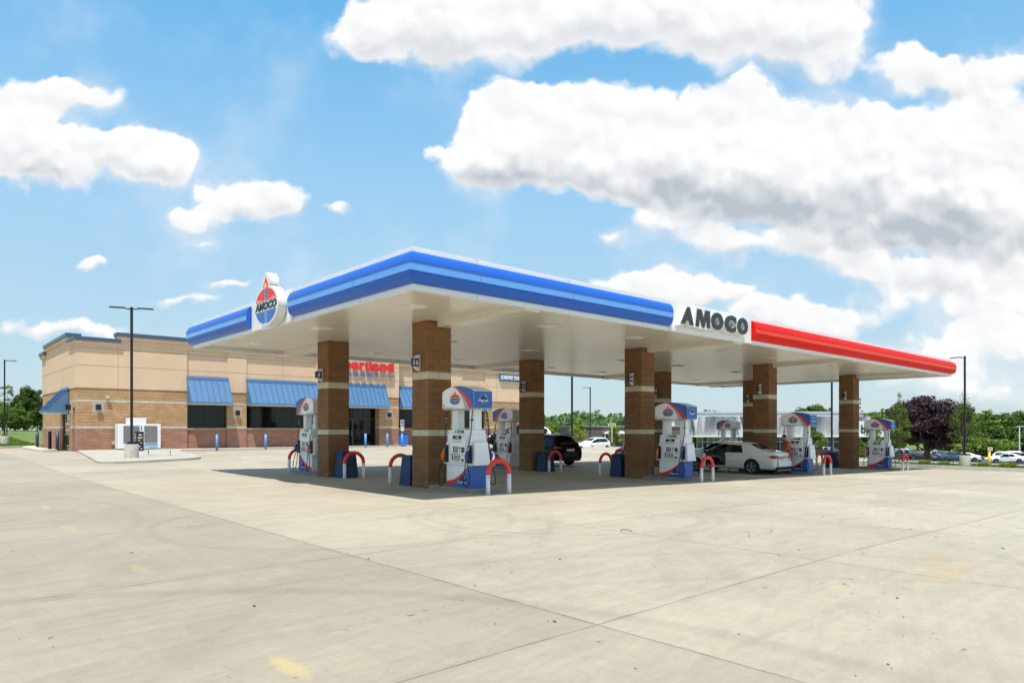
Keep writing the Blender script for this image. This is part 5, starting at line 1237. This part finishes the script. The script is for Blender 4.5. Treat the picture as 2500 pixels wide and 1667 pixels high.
for x, D, ty, yaw, pm, lb in C_:
    src = {'s': merc, 'u': suv, 'h': hatch}[ty]
    u, v = dp(x, D); a = A0 + R(yaw); Ls = {'s': 2.43, 'u': 2.38, 'h': 2.}[ty]
    sk = ('door', 'seat', 'steering_wheel') if ty == 's' else ()
    o = dup(src, (u - Ls * math.cos(a), v - Ls * math.sin(a), gz(u, v)), a, lb, 'cars in the far parking area', 'car', skip=sk)
    repaint(o, pm)
    if ty == 's':       # close the copied door opening
        mb = MB(); mb.prism([(2.38, .34), (3.26, .34), (3.38, .5), (3.46, .92), (2.36, .93)], lambda p, q, d: (p, .915 + d, q), -.03, .0, 0); mb.prism([(2.38, .935), (3.44, .925), (2.94, 1.32), (2.42, 1.37)], lambda p, q, d: (p, .915 + d - (q - .93) * .62, q), -.03, -.01, 1)
        mb.build('door', [pm, M_CGL], o)
mb = MB(); mb.prism([(2.38, .34), (3.26, .34), (3.38, .5), (3.46, .92), (2.36, .93)], lambda p, q, d: (p, .915 + d, q), -.03, .0, 0); mb.build('door', PSL, s4)

# ------------------------------------------------------------ person
def skin_body(name, verts, edges, radii, m, parent, root=0, lv=2):
    me = bpy.data.meshes.new(name); me.from_pydata(verts, edges, []); me.materials.append(m)
    o = bpy.data.objects.new(name, me); COL.objects.link(o)
    sk = o.modifiers.new('k', 'SKIN'); sk.use_smooth_shade = True
    for i, rr in enumerate(radii): me.skin_vertices[0].data[i].radius = rr if isinstance(rr, tuple) else (rr, rr); me.skin_vertices[0].data[i].use_root = (i == root)
    s = o.modifiers.new('s', 'SUBSURF'); s.levels = lv; s.render_levels = lv
    dg = bpy.context.evaluated_depsgraph_get(); res = bpy.data.meshes.new_from_object(o.evaluated_get(dg))
    bpy.data.objects.remove(o)
    for p in res.polygons: p.use_smooth = True
    res.materials.clear(); res.materials.append(m)
    o = bpy.data.objects.new(name, res); COL.objects.link(o)
    if parent: o.parent = parent
    return o
pu, pv = 30.42, 14.83; pz = gz(pu, pv)
pers = thing('person', 'man in rust orange t-shirt and dark trousers leaning over the boot of the white sedan', 'person', (pu, pv, pz), A0 + math.pi)
# local frame: +x is the way he faces (left in the view), y to his left
BV = [(0, 0, .95), (.03, 0, 1.10), (.07, 0, 1.27), (.12, 0, 1.43), (.16, 0, 1.52), (.20, 0, 1.60),     # pelvis .. neck
      (.01, .10, .90), (.05, .12, .50), (-.03, .13, .09), (.09, .14, .035),                          # left leg
      (.01, -.10, .90), (-.02, -.12, .50), (-.12, -.13, .09), (.0, -.14, .035),                     # right leg
      (.11, .18, 1.42), (.17, .25, 1.17), (.40, .19, 1.05), (.46, .17, 1.04),                        # left arm
      (.11, -.18, 1.42), (.14, -.25, 1.17), (.37, -.19, 1.06), (.43, -.17, 1.05)]
BE = [(0, 1), (1, 2), (2, 3), (3, 4), (4, 5), (0, 6), (6, 7), (7, 8), (8, 9), (0, 10), (10, 11), (11, 12), (12, 13), (3, 14), (14, 15), (15, 16), (16, 17), (3, 18), (18, 19), (19, 20), (20, 21)]
BR = [(.13, .12), (.12, .11), (.135, .115), (.12, .10), (.055, .055), (.052, .052), .085, .058, .042, .035, .085, .058, .042, .035, .055, .042, .030, .026, .055, .042, .030, .026]
skin_body('body', BV, BE, BR, M_SKN, pers)
SV = [(0, 0, .90), (.03, 0, 1.08), (.07, 0, 1.27), (.115, 0, 1.42), (.14, 0, 1.50), (.11, .185, 1.42), (.15, .235, 1.26), (.11, -.185, 1.42), (.13, -.235, 1.26)]
skin_body('t_shirt', SV, [(0, 1), (1, 2), (2, 3), (3, 4), (3, 5), (5, 6), (3, 7), (7, 8)], [(.175, .15), (.165, .145), (.175, .14), (.15, .125), (.075, .075), .085, .078, .085, .078], M_SHIRT, pers)
TV = [(0, 0, .97), (.0, 0, .88), (.01, .10, .80), (.05, .12, .50), (-.03, .13, .12), (.01, -.10, .80), (-.02, -.12, .50), (-.12, -.13, .12)]
skin_body('trousers', TV, [(0, 1), (1, 2), (2, 3), (3, 4), (1, 5), (5, 6), (6, 7)], [(.15, .14), (.15, .14), .11, .085, .07, .11, .085, .07], M_PANT, pers)
for bx_, by_ in ((-.01, .13), (-.10, -.13)):
    mb = MB(); mb.ell((bx_ + .06, by_, .05), (.15, .05, .05)); mb.box(bx_ - .08, bx_ + .2, by_ - .045, by_ + .045, .0, .025); mb.build('shoe', M_BLK, pers)
HX, HZ = .245, 1.68
mb = MB(); mb.ell((HX, 0, HZ), (.095, .075, .12), 20, 14); mb.ell((HX + .03, 0, HZ - .07), (.065, .05, .055)); hd = mb.build('head', M_SKN, pers)
mb = MB(); mb.ell((HX + .10, 0, HZ - .025), (.022, .014, .03), 8, 6); mb.ell((HX - .01, .075, HZ - .01), (.018, .012, .03), 8, 6); mb.ell((HX - .01, -.075, HZ - .01), (.018, .012, .03), 8, 6); mb.build('nose_and_ears', M_SKN, hd)
mb = MB(); mb.ell((HX + .088, .03, HZ + .005), (.012, .014, .008), 8, 6); mb.ell((HX + .088, -.03, HZ + .005), (.012, .014, .008), 8, 6); mb.build('eye', M_BLK, hd)
mb = MB(); mb.ell((HX + .088, 0, HZ - .065), (.012, .024, .006), 8, 6); mb.build('mouth', M_LR, hd)
mb = MB(); mb.ell((HX - .025, 0, HZ + .035), (.105, .088, .105), 18, 12); mb.build('hair', M_HAIR, pers)
for sy in (1, -1):
    bx_, by_, bz_ = (.48, .165, 1.035) if sy > 0 else (.45, -.165, 1.045)
    Vh = [(bx_ - .03, by_, bz_), (bx_ + .03, by_, bz_)]; Eh = [(0, 1)]; Rh = [(.026, .016), (.034, .016)]
    for k, (oy, ln) in enumerate(((-.03, .075), (-.01, .085), (.01, .08), (.03, .065))):
        i = len(Vh); Vh += [(bx_ + .055, by_ + oy, bz_), (bx_ + .055 + ln * .5, by_ + oy * 1.1, bz_ - .008), (bx_ + .055 + ln * .9, by_ + oy * 1.1, bz_ - .03)]; Eh += [(1, i), (i, i + 1), (i + 1, i + 2)]; Rh += [.010, .009, .008]
    i = len(Vh); Vh += [(bx_ + .0, by_ - sy * .035, bz_), (bx_ + .045, by_ - sy * .055, bz_ - .01)]; Eh += [(0, i), (i, i + 1)]; Rh += [.011, .009]
    skin_body('hand', Vh, Eh, Rh, M_SKN, pers, lv=1)

# ------------------------------------------------------------ trees and plants
def crown_mesh(nclump, nleaf, rx, rz, leaf, seed, shape='round', low=.0, m=None, nm='crown', ragged=.25, csz=.30):
    rnd = random.Random(seed); mb = MB(); cl_ = []
    for i in range(nclump):
        while True:
            p = Vector((rnd.uniform(-1, 1), rnd.uniform(-1, 1), rnd.uniform(-1, 1)))
            if p.length < 1 and p.length > .35: break
        q = p.copy()
        if shape == 'cone': k = 1 - (p.z + 1) / 2 * .75; q.x *= k; q.y *= k
        if shape == 'wide': q.z = q.z * (.8 if q.z > 0 else .9)
        q *= 1 + ragged * noise.noise(p * 2.3 + Vector((seed, 0, 0)))
        cl_.append((q, rnd.uniform(.6, 1.25) * csz))
    per = nleaf // nclump
    for q, cr in cl_:
        for k in range(per):
            d = Vector((rnd.gauss(0, 1), rnd.gauss(0, 1), rnd.gauss(0, 1))).normalized() * (rnd.random() ** .45) * cr
            c = Vector(((q.x + d.x) * rx, (q.y + d.y) * rx, (q.z + d.z * .8) * rz))
            nrm = (d.normalized() * .8 + Vector((rnd.gauss(0, .5), rnd.gauss(0, .5), rnd.gauss(.45, .5)))).normalized()
            a = nrm.orthogonal().normalized(); b = nrm.cross(a); th = rnd.random() * 6.28
            a, b = a * math.cos(th) + b * math.sin(th), b * math.cos(th) - a * math.sin(th)
            s = leaf * rnd.uniform(.6, 1.35)
            mb.add([c - a * s, c + b * s * .55, c + a * s, c - b * s * .55 + nrm * s * .15], [(0, 1, 2, 3)])
    return mb, cl_
def tree(name, label, cat, loc, h, rx, crown_z0, m, leaf, ncl, nl, seed, shape='round', tr=.16, group=None, ragged=.25, csz=.30):
    t = thing(name, label, cat, loc, 0, group)
    rz = (h - crown_z0) / 2; cz = crown_z0 + rz
    mb, cl_ = crown_mesh(ncl, nl, rx * .85, rz * .88, leaf, seed, shape, ragged=ragged, csz=csz)
    mb.V = [(a, b, c + cz) for a, b, c in mb.V]; 
    me = bpy.data.meshes.new('crown'); me.from_pydata(mb.V, [], mb.Fc); me.materials.append(m); o = bpy.data.objects.new('crown', me); COL.objects.link(o); o.parent = t
    rnd = random.Random(seed + 5); tb = MB()
    tb.tube([(0, 0, -.3), (rnd.uniform(-.05, .05), .03, crown_z0 * .6), (rnd.uniform(-.1, .1), rnd.uniform(-.1, .1), crown_z0 + rz * .5), (0, 0, cz + rz * .5)], [tr * 1.25, tr, tr * .6, tr * .15], 8)
    for i in range(min(9, ncl)):
        q = cl_[i][0]; z0 = crown_z0 * rnd.uniform(.75, 1.2) + .1
        e = Vector((q.x * rx * .75, q.y * rx * .75, cz + q.z * rz * .75)); s_ = Vector((0, 0, z0)); mdl = s_.lerp(e, .5) + Vector((0, 0, -.1 * rx))
        tb.tube([s_, mdl, e], [tr * .45, tr * .28, tr * .08], 6)
    tb.build('trunk', M_BARK, t)
    return t
def tbase(x, D): u, v = dp(x, D); return (u, v, gz(u, v))
def T_at(x, D, ytop): # height for a tree whose top reads at ytop
    u, v = dp(x, D); return (u, v, gz(u, v)), (HY - ytop) / F * D + EZ - gz(u, v)
# purple maple
loc, h = T_at(2264, 82, 966); tree('maple_tree', 'large dark purple maple with a wide round crown right of the last pump', 'tree', loc, h, 5.4, 1.25, L_PU, .13, 170, 42000, 11, 'round', .30, ragged=.16, csz=.24)
# left trees
for i, (x, D, yt, rx, z0, m, lf, nc, nl, lb, sh) in enumerate((
    (66, 104, 930, 3.1, .9, L_DK, .14, 80, 15000, 'tall dark green tree on the lawn against the left end of the store', 'cone'),
    (98, 112, 948, 2.9, .6, L_DK, .15, 60, 9000, 'dark green tree touching the left corner of the store', 'round'),
    (36, 96, 992, 2.4, .3, L_MD, .13, 40, 7000, 'lower mid green tree beside the left light pole', 'round'),
    (8, 96, 985, 2.6, .2, L_LT, .12, 40, 6500, 'bright yellow-green tree at the left frame edge', 'round'),
    (-20, 110, 975, 3.6, .4, L_MD, .15, 40, 6000, 'green tree partly outside the left frame edge', 'round'),
    (60, 118, 1005, 3.2, .2, L_DK, .15, 30, 5000, 'low dark tree behind the tall one on the lawn', 'round'))):
    loc, h = T_at(x, D, yt); tree('tree', lb, 'tree', loc, h, rx, z0, m, lf, nc, nl, 20 + i, sh, .14, 'trees beyond the lawn', ragged=.35, csz=.26)
loc, h = T_at(17, 84, 930); tree('young_tree', 'thin sparse young tree with few leaves beside the left light pole', 'tree', loc, h, 2.3, 1.5, L_MD, .10, 40, 900, 31, 'cone', .06, ragged=.4, csz=.16)
# right side trees
loc, h = T_at(2196, 66, 962); tree('young_tree', 'tall slim young tree with sparse light leaves between the last pump and the maple', 'tree', loc, h, 1.6, 1.2, L_MD, .08, 50, 3000, 41, 'cone', .06, ragged=.45, csz=.22)
loc, h = T_at(2352, 72, 960); tree('young_tree', 'tall sparse young tree behind the right light pole', 'tree', loc, h, 2.4, 1.2, L_MD, .085, 60, 3600, 42, 'cone', .07, ragged=.45, csz=.22)
loc, h = T_at(2392, 118, 1062); tree('bright_tree', 'low bright yellow-green spreading tree above the white pickup', 'tree', loc, h, 5.6, 1.0, L_LT, .22, 60, 8000, 43, 'wide', .15)
loc, h = T_at(2440, 112, 1075); tree('bright_tree', 'smaller bright green tree left of the white lamp post', 'tree', loc, h, 2.3, .8, L_MD, .18, 30, 3500, 44, 'round', .12)
base_trees = []
def shared_tree(k, m):
    t = tree('tree', 'x', 'tree', (0, 0, 0), 10, 5.2, 1.0, m, .34, 60, 5200, 60 + k, 'round', .22, ragged=.3, csz=.30); return t
bt = [shared_tree(0, L_DK), shared_tree(1, L_MD), shared_tree(2, L_MD)]
used = [0, 0, 0]
def place_tree(k, x, D, ytop, lb, grp, wsc=1.):
    loc, h = T_at(x, D, ytop); s = h / 10
    if not used[k]: t = bt[k]; t.location = loc; used[k] = 1; t['label'] = lb; t['group'] = grp
    else: t = dup(bt[k], loc, random.uniform(0, 6), lb, grp)
    t.rotation_euler = (0, 0, random.uniform(0, 6)); t.scale = (s * wsc, s * wsc, s); return t
RT = [(2165, 150, 995, 1), (2205, 160, 990, 0), (2330, 150, 998, 1), (2360, 140, 1005, 0), (2385, 150, 1000, 2), (2412, 160, 1000, 1), (2440, 150, 1005, 0), (2462, 160, 1010, 2), (2490, 165, 1003, 1), (2515, 150, 1000, 0), (2450, 135, 1035, 0), (2420, 138, 1030, 2), (2475, 150, 1030, 1), (2290, 170, 1005, 0), (2240, 175, 1005, 2), (2140, 165, 1005, 2), (2500, 135, 1040, 2), (2355, 128, 1040, 2), (2320, 128, 1050, 1)]
adj = ['leftmost', 'second', 'third', 'fourth', 'fifth', 'sixth', 'seventh', 'eighth', 'ninth', 'tenth', 'eleventh', 'twelfth', 'thirteenth', 'fourteenth', 'fifteenth', 'sixteenth', 'seventeenth', 'eighteenth', 'nineteenth', 'twentieth', 'twenty-first', 'twenty-second', 'twenty-third', 'twenty-fourth', 'twenty-fifth', 'twenty-sixth']
for i, (x, D, yt, k) in enumerate(sorted(RT)): place_tree(k, x, D, yt, f'{adj[i]} broad green tree from the left behind the far car park', 'trees behind the far car park', random.uniform(.9, 1.25))
loc, h = T_at(1982, 235, 985); place_tree(0, 1980, 220, 984, 'round dark treetop rising over the roof of the pleated grey building', 'trees behind the buildings', 1.0)
for i, (x, D, yt, k) in enumerate(sorted([(1342, 190, 1030, 1), (1368, 180, 1035, 2), (1398, 190, 1028, 0), (1425, 200, 1032, 1), (1466, 205, 1035, 0), (1500, 190, 1028, 2), (1520, 180, 1022, 1), (1645, 200, 1012, 0), (1670, 200, 1010, 1), (2122, 190, 1003, 0), (2110, 230, 1008, 2), (1320, 200, 1034, 0)])):
    place_tree(k, x, D, yt, f'{adj[i]} green tree from the left in the gaps under the canopy behind the low buildings', 'trees behind the buildings', 1.2)
# far wood: one mass
mb = MB(); rnd = random.Random(99)
for i in range(16000):
    x = rnd.uniform(1150, 2620) if i % 5 else rnd.uniform(-120, 120); D = rnd.uniform(300, 420); u, v = dp(x, D); hh = 12 + 4.5 * noise.noise(Vector((x * .013, 3.3, 0))) + 2 * noise.noise(Vector((x * .06, 1, 0)))
    z = gz(u, v) + hh * (rnd.random() ** .5); s = rnd.uniform(.35, .9); nr = Vector((rnd.gauss(0, .5), rnd.gauss(0, .5), rnd.gauss(.4, .5))).normalized(); a = nr.orthogonal() * s; b = nr.cross(a)
    c = Vector((u, v, z)); mb.add([c - a, c - b, c + a, c + b], [(0, 1, 2, 3)])
me = bpy.data.meshes.new('wood'); me.from_pydata(mb.V, [], mb.Fc); me.materials.append(L_FAR); o = bpy.data.objects.new('distant_wood', me); COL.objects.link(o); o['kind'] = 'stuff'
# young trees by the white hatchback and the grey building
for i, (x, D, yt, rx, m, lb) in enumerate(((1411, 92, 1019, 1.75, L_LT, 'bright young tree behind the roof of the black crossover'), (1499, 97, 1030, 1.35, L_LT, 'narrow young tree against the brown building left of column 14'), (1681, 92, 1062, 1.1, L_LT, 'small leafy tree at the left corner of the pleated grey building'),
    (1982, 74, 1036, 2.0, L_MD, 'young green tree between pump 12 and column 10'), (2135, 82, 1042, 1.7, L_LT, 'light green tree framed by the uprights of the last pump'), (1345, 130, 1035, 2.6, L_LT, 'bright tree right of column 6 above the white truck'), (2095, 84, 1068, 1.3, L_MD, 'small tree right of column 10'))):
    loc, h = T_at(x, D, yt); tree('young_tree', lb, 'tree', loc, h, rx, .7, m, .10, 34, 3400, 70 + i, 'cone', .05, 'young trees around the low buildings', ragged=.4, csz=.26)
# low shrubs along the right kerb and by the hatchback
shr = None
for i, (x, y, s, lb) in enumerate(((2258, 1133.5, .8, 'yellow-green day lily clump left of the right light pole'), (2306, 1136, .7, 'small yellow-green clump close to the right light pole base'), (2403, 1139, .75, 'low shrub left of the yellow post in the mulch bed'), (2461, 1143, .95, 'larger yellow-green clump right of the yellow post'), (2376, 1137, .4, 'tiny clump beside the concrete light pole base'))):
    u, v, z = gp(x, y)
    if shr is None:
        shr = MB(); rnd = random.Random(5)
        for k in range(420):
            a = rnd.random() * 6.28; r0 = rnd.uniform(0, .25); r1 = r0 + rnd.uniform(.1, .35); zz = rnd.uniform(.15, .42); w = .022
            c, s_ = math.cos(a), math.sin(a); shr.add([(c * r0 - s_ * w, s_ * r0 + c * w, 0), (c * r0 + s_ * w, s_ * r0 - c * w, 0), (c * r1, s_ * r1, zz), ], [(0, 1, 2)])
        me = bpy.data.meshes.new('shrub'); me.from_pydata(shr.V, [], shr.Fc); me.materials.append(L_LT); o = bpy.data.objects.new('shrub', me); COL.objects.link(o); shr = o
    else: o = shr.copy(); COL.objects.link(o)
    o.location = (u, v, z + .03); o.scale = (s * 1.5, s * 1.5, s * 1.1); tag(o, lb, 'shrub', 'clumps in the mulch bed')
for i, (x, D, yt, lb) in enumerate(((1486, 90, 1078, 'green shrub right of the white hatchback'), (1692, 92, 1092, 'low shrub in front of the pleated grey building'), (2108, 80, 1092, 'low shrub below the small tree right of column 10'))):
    loc, h = T_at(x, D, yt); tree('shrub', lb, 'shrub', loc, h, .9, .1, L_MD, .09, 16, 1200, 90 + i, 'round', .03)

# ------------------------------------------------------------ background buildings
def local_building(name, label, x, D, rz=None):
    u, v = dp(x, D); t = thing(name, label, 'building', (u, v, gz(u, v)), A0 if rz is None else rz); return t
# grey pleated building
M_PLT = mat('pleated_metal', (.40, .405, .41), .5, .1, var=.04, vscale=.5); M_GRYB = mat('grey_parapet', (.50, .53, .56), .5); M_GG = mat('green_glass', (.03, .075, .065), .05, spec=.9)
D1_ = 128.; k1 = F / D1_
pb = local_building('pleated_building', 'modern grey building with pleated metal upper storey and glass ground floor', 1684, D1_)
zb = pb.location.z; zh = lambda y: (HY - y) / k1 + EZ - zb; xl = lambda x: (x - 1684) / k1
xE = xl(2122)
z0, z1, z2 = zh(1061.5), zh(1016.5), zh(1003.5)
mb = MB(); rnd = random.Random(12); a = 0.; top = []; bot = []
n = 46
for i in range(n + 1): top.append(xE * (i + (rnd.uniform(-.35, .35) if 0 < i < n else 0)) / n); bot.append(xE * (i + (rnd.uniform(-.35, .35) if 0 < i < n else 0)) / n)
dep = [rnd.choice((-.9, 0, .45, .1)) for i in range(n + 1)]; dpb = [rnd.choice((-.9, .0, .5)) for i in range(n + 1)]
for i in range(n):
    mb.add([(bot[i], dpb[i] - .6, z0), (bot[i + 1], dpb[i + 1] - .6, z0), (top[i + 1], dep[i + 1] - .6, z1), (top[i], dep[i] - .6, z1)], [(0, 1, 2, 3)])
mb.build('pleated_cladding', M_PLT, pb)
mb = MB(); mb.box(0, xE, .0, 30, z0, z1 - .05); mb.build('upper_wall', M_PLT, pb)
mb = MB(); mb.box(xl(1703), xE + .5, 3, 28, z1, z2 - .3); mb.box(xl(1703) - .15, xE + .65, 2.85, 28.2, z2 - .29, z2); mb.build('roof_parapet', M_GRYB, pb)
mb = MB(); mb.box(-1.2, xE + .3, -1.6, 30, z0 - .38, z0 - .02); mb.build('soffit_band', M_PWH if False else M_WHT, pb)
mb = MB(); mb.box(.8, xE, 1.2, 29, -1, z0 - .4); mb.build('ground_wall', mat('dark_brick', (.05, .042, .038), .9), pb)
for xa, xb in ((1705, 1772), (1800, 1862), (1880, 1940), (2012, 2055), (2062, 2105)):
    a, b = xl(xa), xl(xb); mb = MB(); nn = max(2, round((b - a) / 1.05))
    for i in range(nn + 1): x = a + (b - a) * i / nn; mb.box(x - .05, x + .05, .95, 1.15, -.5, z0 - .4)
    mb.box(a, b, .96, 1.14, z0 - 1.35, z0 - 1.23)
    f = mb.build('window', M_WHT, pb); mb = MB(); mb.box(a, b, 1.05, 1.12, -.5, z0 - .42); mb.build('pane', M_GG, f)
mb = MB(); mb.box(xl(1985), xl(2006), -.3, 1.1, -1, z0 - 1.2); mb.build('tan_panel', mat('tan_panel', (.55, .30, .14), .8), pb)
bs = thing('bank_sign', 'white panel with dark lowercase letters on the right end of the pleated building', 'sign', (0, 0, 0), A0)
cs, sn = math.cos(A0), math.sin(A0); X0 = xl(2118); lx, ly, lz = X0, -1.4, zh(1047)
bs.location = (pb.location.x + lx * cs - ly * sn, pb.location.y + lx * sn + ly * cs, zb + lz)
mb = MB(); mb.box(-2.3, 2.3, 0, .2, -1.5, 1.5); mb.build('panel', M_WHT, bs)
mb = MB(); put_text(mb, 'bank', f0, w=3.9, h=1.5, d0=.02, d1=.1, off=.02); mb.build('lettering', M_DGY, bs)
# brown low building
M_BRB = mat('brown_brick', (.13, .10, .09), .9, var=.1, vscale=1.)
D2_ = 112.; k2 = F / D2_
bb_ = local_building('brown_building', 'low brown brick building with white entrance canopy behind the hatchback', 1392, D2_); zb2 = bb_.location.z; zh2 = lambda y: (HY - y) / k2 + EZ - zb2; xl2 = lambda x: (x - 1392) / k2
mb = MB(); mb.box(0, xl2(1660), 0, 24, -1, zh2(1041.5)); mb.build('wall', M_BRB, bb_)
mb = MB(); mb.box(-.2, xl2(1660) + .2, -.2, 24.2, zh2(1041.4), zh2(1040)); mb.build('coping', M_PGY, bb_)
mb = MB(); mb.box(xl2(1471), xl2(1520), -2.5, -.01, zh2(1058.5), zh2(1054)); mb.box(xl2(1480), xl2(1520), -1.5, -.01, zh2(1053.9), zh2(1052)); mb.build('entrance_canopy', M_WHT, bb_)
mb = MB(); mb.box(xl2(1471.5), xl2(1474), -2.4, -2.1, -.5, zh2(1058.6)); mb.box(xl2(1494), xl2(1495), -2.4, -2.2, -.5, zh2(1058.6)); mb.build('canopy_post', M_PGY, bb_)
for y0, y1 in ((1066, 1070), (1072, 1077)):
    mb = MB(); mb.box(xl2(1485.5), xl2(1493), -.08, -.01, zh2(y1), zh2(y0)); mb.build('window', M_UWHT, bb_)
mb = MB(); mb.box(xl2(1484), xl2(1494), -.05, -.005, zh2(1080), zh2(1064)); mb.build('door', M_BLK, bb_)
# white block building behind pump 14
wb = local_building('white_building', 'small white building glimpsed through the uprights of pump 14', 1640, 140); zb3 = wb.location.z
mb = MB(); mb.box(0, 4.2, 0, 8, -1, 1.66 + (1045 - 1027) / (F / 140) - zb3); mb.build('wall', M_WHT, wb)
mb = MB(); mb.box(-.1, 4.3, -.1, 8.1, 1.66 + (1045 - 1027) / (F / 140) - zb3 + .002, 1.66 + (1045 - 1026) / (F / 140) - zb3 + .1); mb.build('coping', M_PGY, wb)
# post sign near the brown building
u, v = dp(1494, 96.); z = gz(u, v); sp = thing('post_sign', 'pale sign with three dark rectangles on a white post before the brown building', 'sign', (u, v, z), A0)
ht = 1.66 + (1045 - 1033.5) / (F / 96.) - z
mb = MB(); mb.box(-.04, .04, -.04, .04, -.3, ht - .42); mb.build('post', M_WHT, sp)
mb = MB(); mb.box(-.52, .52, -.06, .06, ht - .42, ht); mb.build('board', mat('pale_yellow_board', (.70, .70, .45), .6), sp)
mb = MB()
for a, b in ((-.42, -.2), (-.12, .08), (.16, .42)): mb.box(a, b, -.075, -.061, ht - .33, ht - .1)
mb.build('sign_field', M_DGY, sp)
# power pylon and mobile phone mast
u, v = dp(1453, 420.); z = gz(u, v); py = thing('power_pole', 'tall grey power pole with three cross arms on the horizon', 'power pole', (u, v, z), A0)
H = 1.66 + (1045 - 1005.5) / (F / 420.) - z
mb = MB(); mb.cyl((0, 0, 0), (0, 0, H), .35, .2, n=8); mb.build('pole', M_STL, py)
for yy, w_ in ((1006, 1.6), (1012, 1.5), (1025, 1.4)):
    zz = 1.66 + (1045 - yy) / (F / 420.) - z; mb = MB(); mb.box(-w_, w_, -.12, .12, zz - .12, zz + .1); mb.build('cross_arm', M_STL, py)
u, v = dp(2097, 330.); z = gz(u, v); mm = thing('phone_mast', 'slim grey mobile phone mast with antenna clusters right of column 10', 'mast', (u, v, z), A0)
H = 1.66 + (1045 - 971) / (F / 330.) - z
mb = MB(); mb.cyl((0, 0, 0), (0, 0, H), .28, .16, n=8); mb.build('pole', M_STL, mm)
for yy in (975, 984, 995):
    zz = 1.66 + (1045 - yy) / (F / 330.) - z; mb = MB()
    for q in (-.75, -.35, .35, .75): mb.box(q - .1, q + .1, -.4, .4, zz - .6, zz + .6)
    mb.box(-.8, .8, -.1, .1, zz - .1, zz + .1); mb.build('antenna_cluster', M_STL, mm)
# white lamp post far right
u, v = dp(2489, 112.); z = gz(u, v); wl = thing('lamp_post', 'thin white twin-arm lamp post among the trees near the right frame edge', 'lamp post', (u, v, z), A0)
H = 1.66 + (1045 - 1040.5) / (F / 112.) - z + .02
mb = MB(); mb.box(-.07, .07, -.07, .07, 0, H); mb.build('post', M_WHT, wl)
for sx in (-1, 1): mb = MB(); mb.box(min(sx * .08, sx * .62), max(sx * .08, sx * .62), -.12, .12, H - .08, H + .02); mb.build('lamp_head', M_WHT, wl)
# yellow post with small sign
u, v, z = gp(2415.4, 1141.0); yp = thing('yellow_post', 'yellow pipe post with a small white and red sign in the mulch bed', 'post', (u, v, z), A0)
mb = MB(); mb.cyl((0, 0, -.2), (0, 0, 1.12), .075, n=14); mb.build('post', M_YEL, yp)
mb = MB(); mb.box(-.15, .15, -.09, -.075, 1.10, 1.32, 0); mb.box(-.10, .10, -.094, -.0905, 1.17, 1.26, 1); mb.build('sign_plate', [M_UWHT, mat('pale_red', (.6, .2, .15), .6)], yp)
# thin dark stakes with white caps
for x, y0, yt, lb in ((2208, 1124, 1094, 'thin dark stake with a white cap left of the maple'), (2328, 1132, 1098, 'thin leaning dark stake with white cap left of the right light pole'), (2374, 1126, 1098, 'thin leaning stake right of the right light pole')):
    u, v, z = gp(x, y0); D = SS * u + CC * v; H = 1.66 + (1045 - yt) / (F / D) - z
    st_ = thing('stake', lb, 'stake', (u, v, z), A0); mb = MB(); mb.tube([(0, 0, -.1), (-.12 if x == 2328 else .1, 0, H - .12)], .022, 6); mb.build('rod', M_DGY, st_)
    mb = MB(); mb.tube([(-.12 if x == 2328 else .1, 0, H - .12), (-.14 if x == 2328 else .12, 0, H)], .035, 6); mb.build('cap', M_UWHT, st_)
# bird
u, v = dp(1350, 150.); mb = MB(); mb.tube([(-.22, 0, -.02), (0, 0, 0), (.2, 0, .05)], [.01, .06, .02], 6); mb.add([(-.05, 0, 0), (.08, 0, 0), (.25, .1, .38), (.12, .1, .3)], [(0, 1, 2, 3)]); mb.add([(-.05, 0, 0), (.08, 0, 0), (-.1, -.1, -.3), (-.2, -.1, -.25)], [(0, 1, 2, 3)])
o = mb.build('bird', M_DGY); o.location = (u, v, 1.66 + (1045 - 1025) / (F / 150.)); o.rotation_euler = (0, 0, A0); tag(o, 'small dark bird flying just above the trees right of column 6', 'bird')
# leaves, twigs and grit lying on the concrete
mb = MB(); rnd = random.Random(8)
for i in range(110):
    u = rnd.uniform(-2, 16); v = rnd.uniform(1.6, 11) if i % 3 else rnd.uniform(1.6, 6); L_ = rnd.choice((.008, .010, .014, .03)); a = rnd.random() * 6.28; z = gz(u, v) + .006
    c, s_ = math.cos(a), math.sin(a); w = L_ * rnd.uniform(.15, .5)
    mb.add([(u - c * L_, v - s_ * L_, z), (u + s_ * w, v - c * w, z + .008), (u + c * L_, v + s_ * L_, z + .002), (u - s_ * w, v + c * w, z)], [(0, 1, 2, 3)])
mb.tube([(8.7, 7.05, -.0), (8.66, 7.0, .03), (8.72, 6.93, .03), (8.80, 6.9, 0.0)], .006, 5)
o = mb.build('ground_litter', mat('dry_twig', (.05, .04, .03), .9)); o['kind'] = 'stuff'
